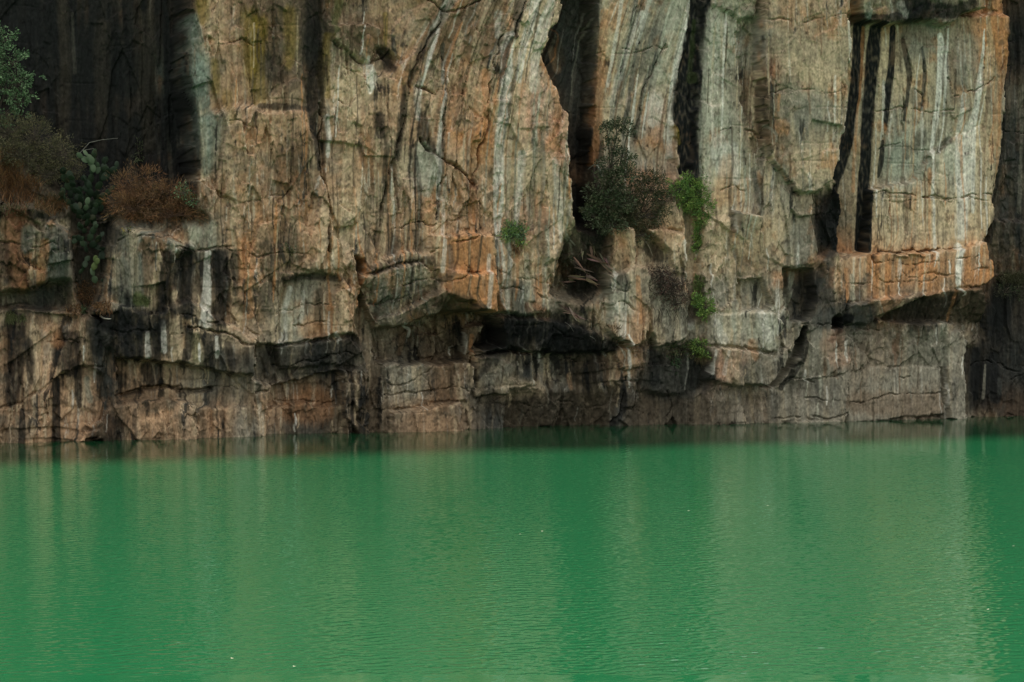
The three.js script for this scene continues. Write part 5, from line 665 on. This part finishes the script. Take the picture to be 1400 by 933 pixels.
splinters('heap of pinkish splintered dead wood at the foot of the chimney', 51, [[804, 350, 822, 362, 9], [808, 330, 812, 352, 7], [812, 350, 832, 374, 9], [818, 362, 834, 360, 6], [786, 362, 806, 376, 9], [790, 374, 812, 384, 10], [772, 376, 796, 382, 7], [798, 380, 818, 392, 8], [782, 352, 794, 368, 5], [770, 382, 784, 386, 5], [806, 386, 816, 390, 6], [824, 348, 830, 366, 6], [764, 386, 772, 394, 6], [800, 344, 790, 352, 4]]);
splinters('smaller run of pinkish splintered wood lower left of the heap', 52, [[766, 420, 780, 424, 6], [776, 422, 790, 436, 7], [784, 432, 794, 440, 6], [770, 424, 784, 430, 4]]);
tuft('dry_grass', 'rust coloured dry grass on the ledge at the foot of the buttress', 'grass', 53, [738, 430], [[738, 429, 12, 4, 200]], 0.2, RUST, { bend: .2 });
tuft('dry_grass', 'rust brown dry growth along the top of the dark brow', 'grass', 54, [838, 452], [[838, 452, 14, 8, 120], [850, 466, 10, 6, 80]], 0.16, RUST.concat(BROWN), { bend: .2 });
shrub('leaf_tuft', 'green leafy tuft with rusty base high on the central buttress', 'plant', 55, [702, 322], [[700, 314, 13, 11, .22], [710, 320, 10, 14, .22], [692, 322, 8, 7, .2]], 0.09, LIME.concat(GREEN), { clumps: 1.3, per: 14, slim: .28 });
tuft('dry_grass', 'rusty hanging grass beneath the green tuft on the central buttress', 'grass', 56, [706, 338], [[706, 338, 6, 8, 70]], 0.24, RUST, { up: -.3, bend: .6 });
// right edge
tuft('grass_clump', 'olive grass clump hanging over the dark wall at the right edge', 'grass', 57, [1388, 384], [[1384, 382, 24, 7, 420], [1420, 380, 24, 8, 300]], 0.34, [[0.06, 0.065, 0.025], [0.08, 0.08, 0.035], [0.11, 0.10, 0.05]], { bend: .5, up: .5 });
shrub('dark_scrub', 'dark scrub hanging below the olive grass at the right edge', 'shrub', 58, [1384, 396], [[1376, 398, 20, 10, .2], [1398, 400, 16, 12, .2], [1420, 404, 20, 12, .2]], 0.06, DARK, { clumps: .8, per: 14, slim: .3 });
shrub('fern_sprig', 'small fern sprig under the arch on the left buttress', 'fern', 59, [396, 340], [[396, 340, 6, 5, .1]], 0.06, [[0.04, 0.06, 0.02]], { per: 10 });
// leaves afloat on the lake
{ const r = rng(61), g0 = new THREE.CircleGeometry(1, 9), p = g0.attributes.position; for (let i = 0; i < p.count; i++) { const x = p.getX(i), y = p.getY(i); p.setXYZ(i, x, 0.12 * x * x + 0.05 * y * y, y * 0.5); } g0.computeVertexNormals();
  const mat = new THREE.MeshStandardMaterial({ color: new THREE.Color().setRGB(0.26, 0.25, 0.17), roughness: 0.8, side: THREE.DoubleSide }), spots = [[1119, 653, 'beneath the orange ledge, nearest the wall'], [741, 727, 'right of a close pair in the middle of the lake'], [711, 731, 'left of a close pair in the middle of the lake'], [402, 912, 'close to the lower edge, right of the lower left one'], [1386, 747, 'nearest the right edge'], [1351, 834, 'low on the right side'], [317, 901, 'lowest on the left'], [1050, 692, 'in open water right of centre'], [942, 699, 'below the bright green bush']];
  for (const [u, v, l] of spots) { const [x, z] = onWater(u, v), m = new THREE.Mesh(g0, mat); m.name = taken.get('floating_leaf') ? `floating_leaf_${String(taken.get('floating_leaf')).padStart(3, '0')}` : 'floating_leaf'; taken.set('floating_leaf', (taken.get('floating_leaf') || 0) + 1); m.position.set(x, 0.006, z); m.scale.setScalar(0.02 + 0.012 * r()); m.rotation.y = r() * 6; m.castShadow = m.receiveShadow = true; m.userData = { label: `pale fallen leaf afloat ${l}`, category: 'leaf', group: 'leaves afloat on the lake' }; scene.add(m); } }
renderer.render(scene, camera);
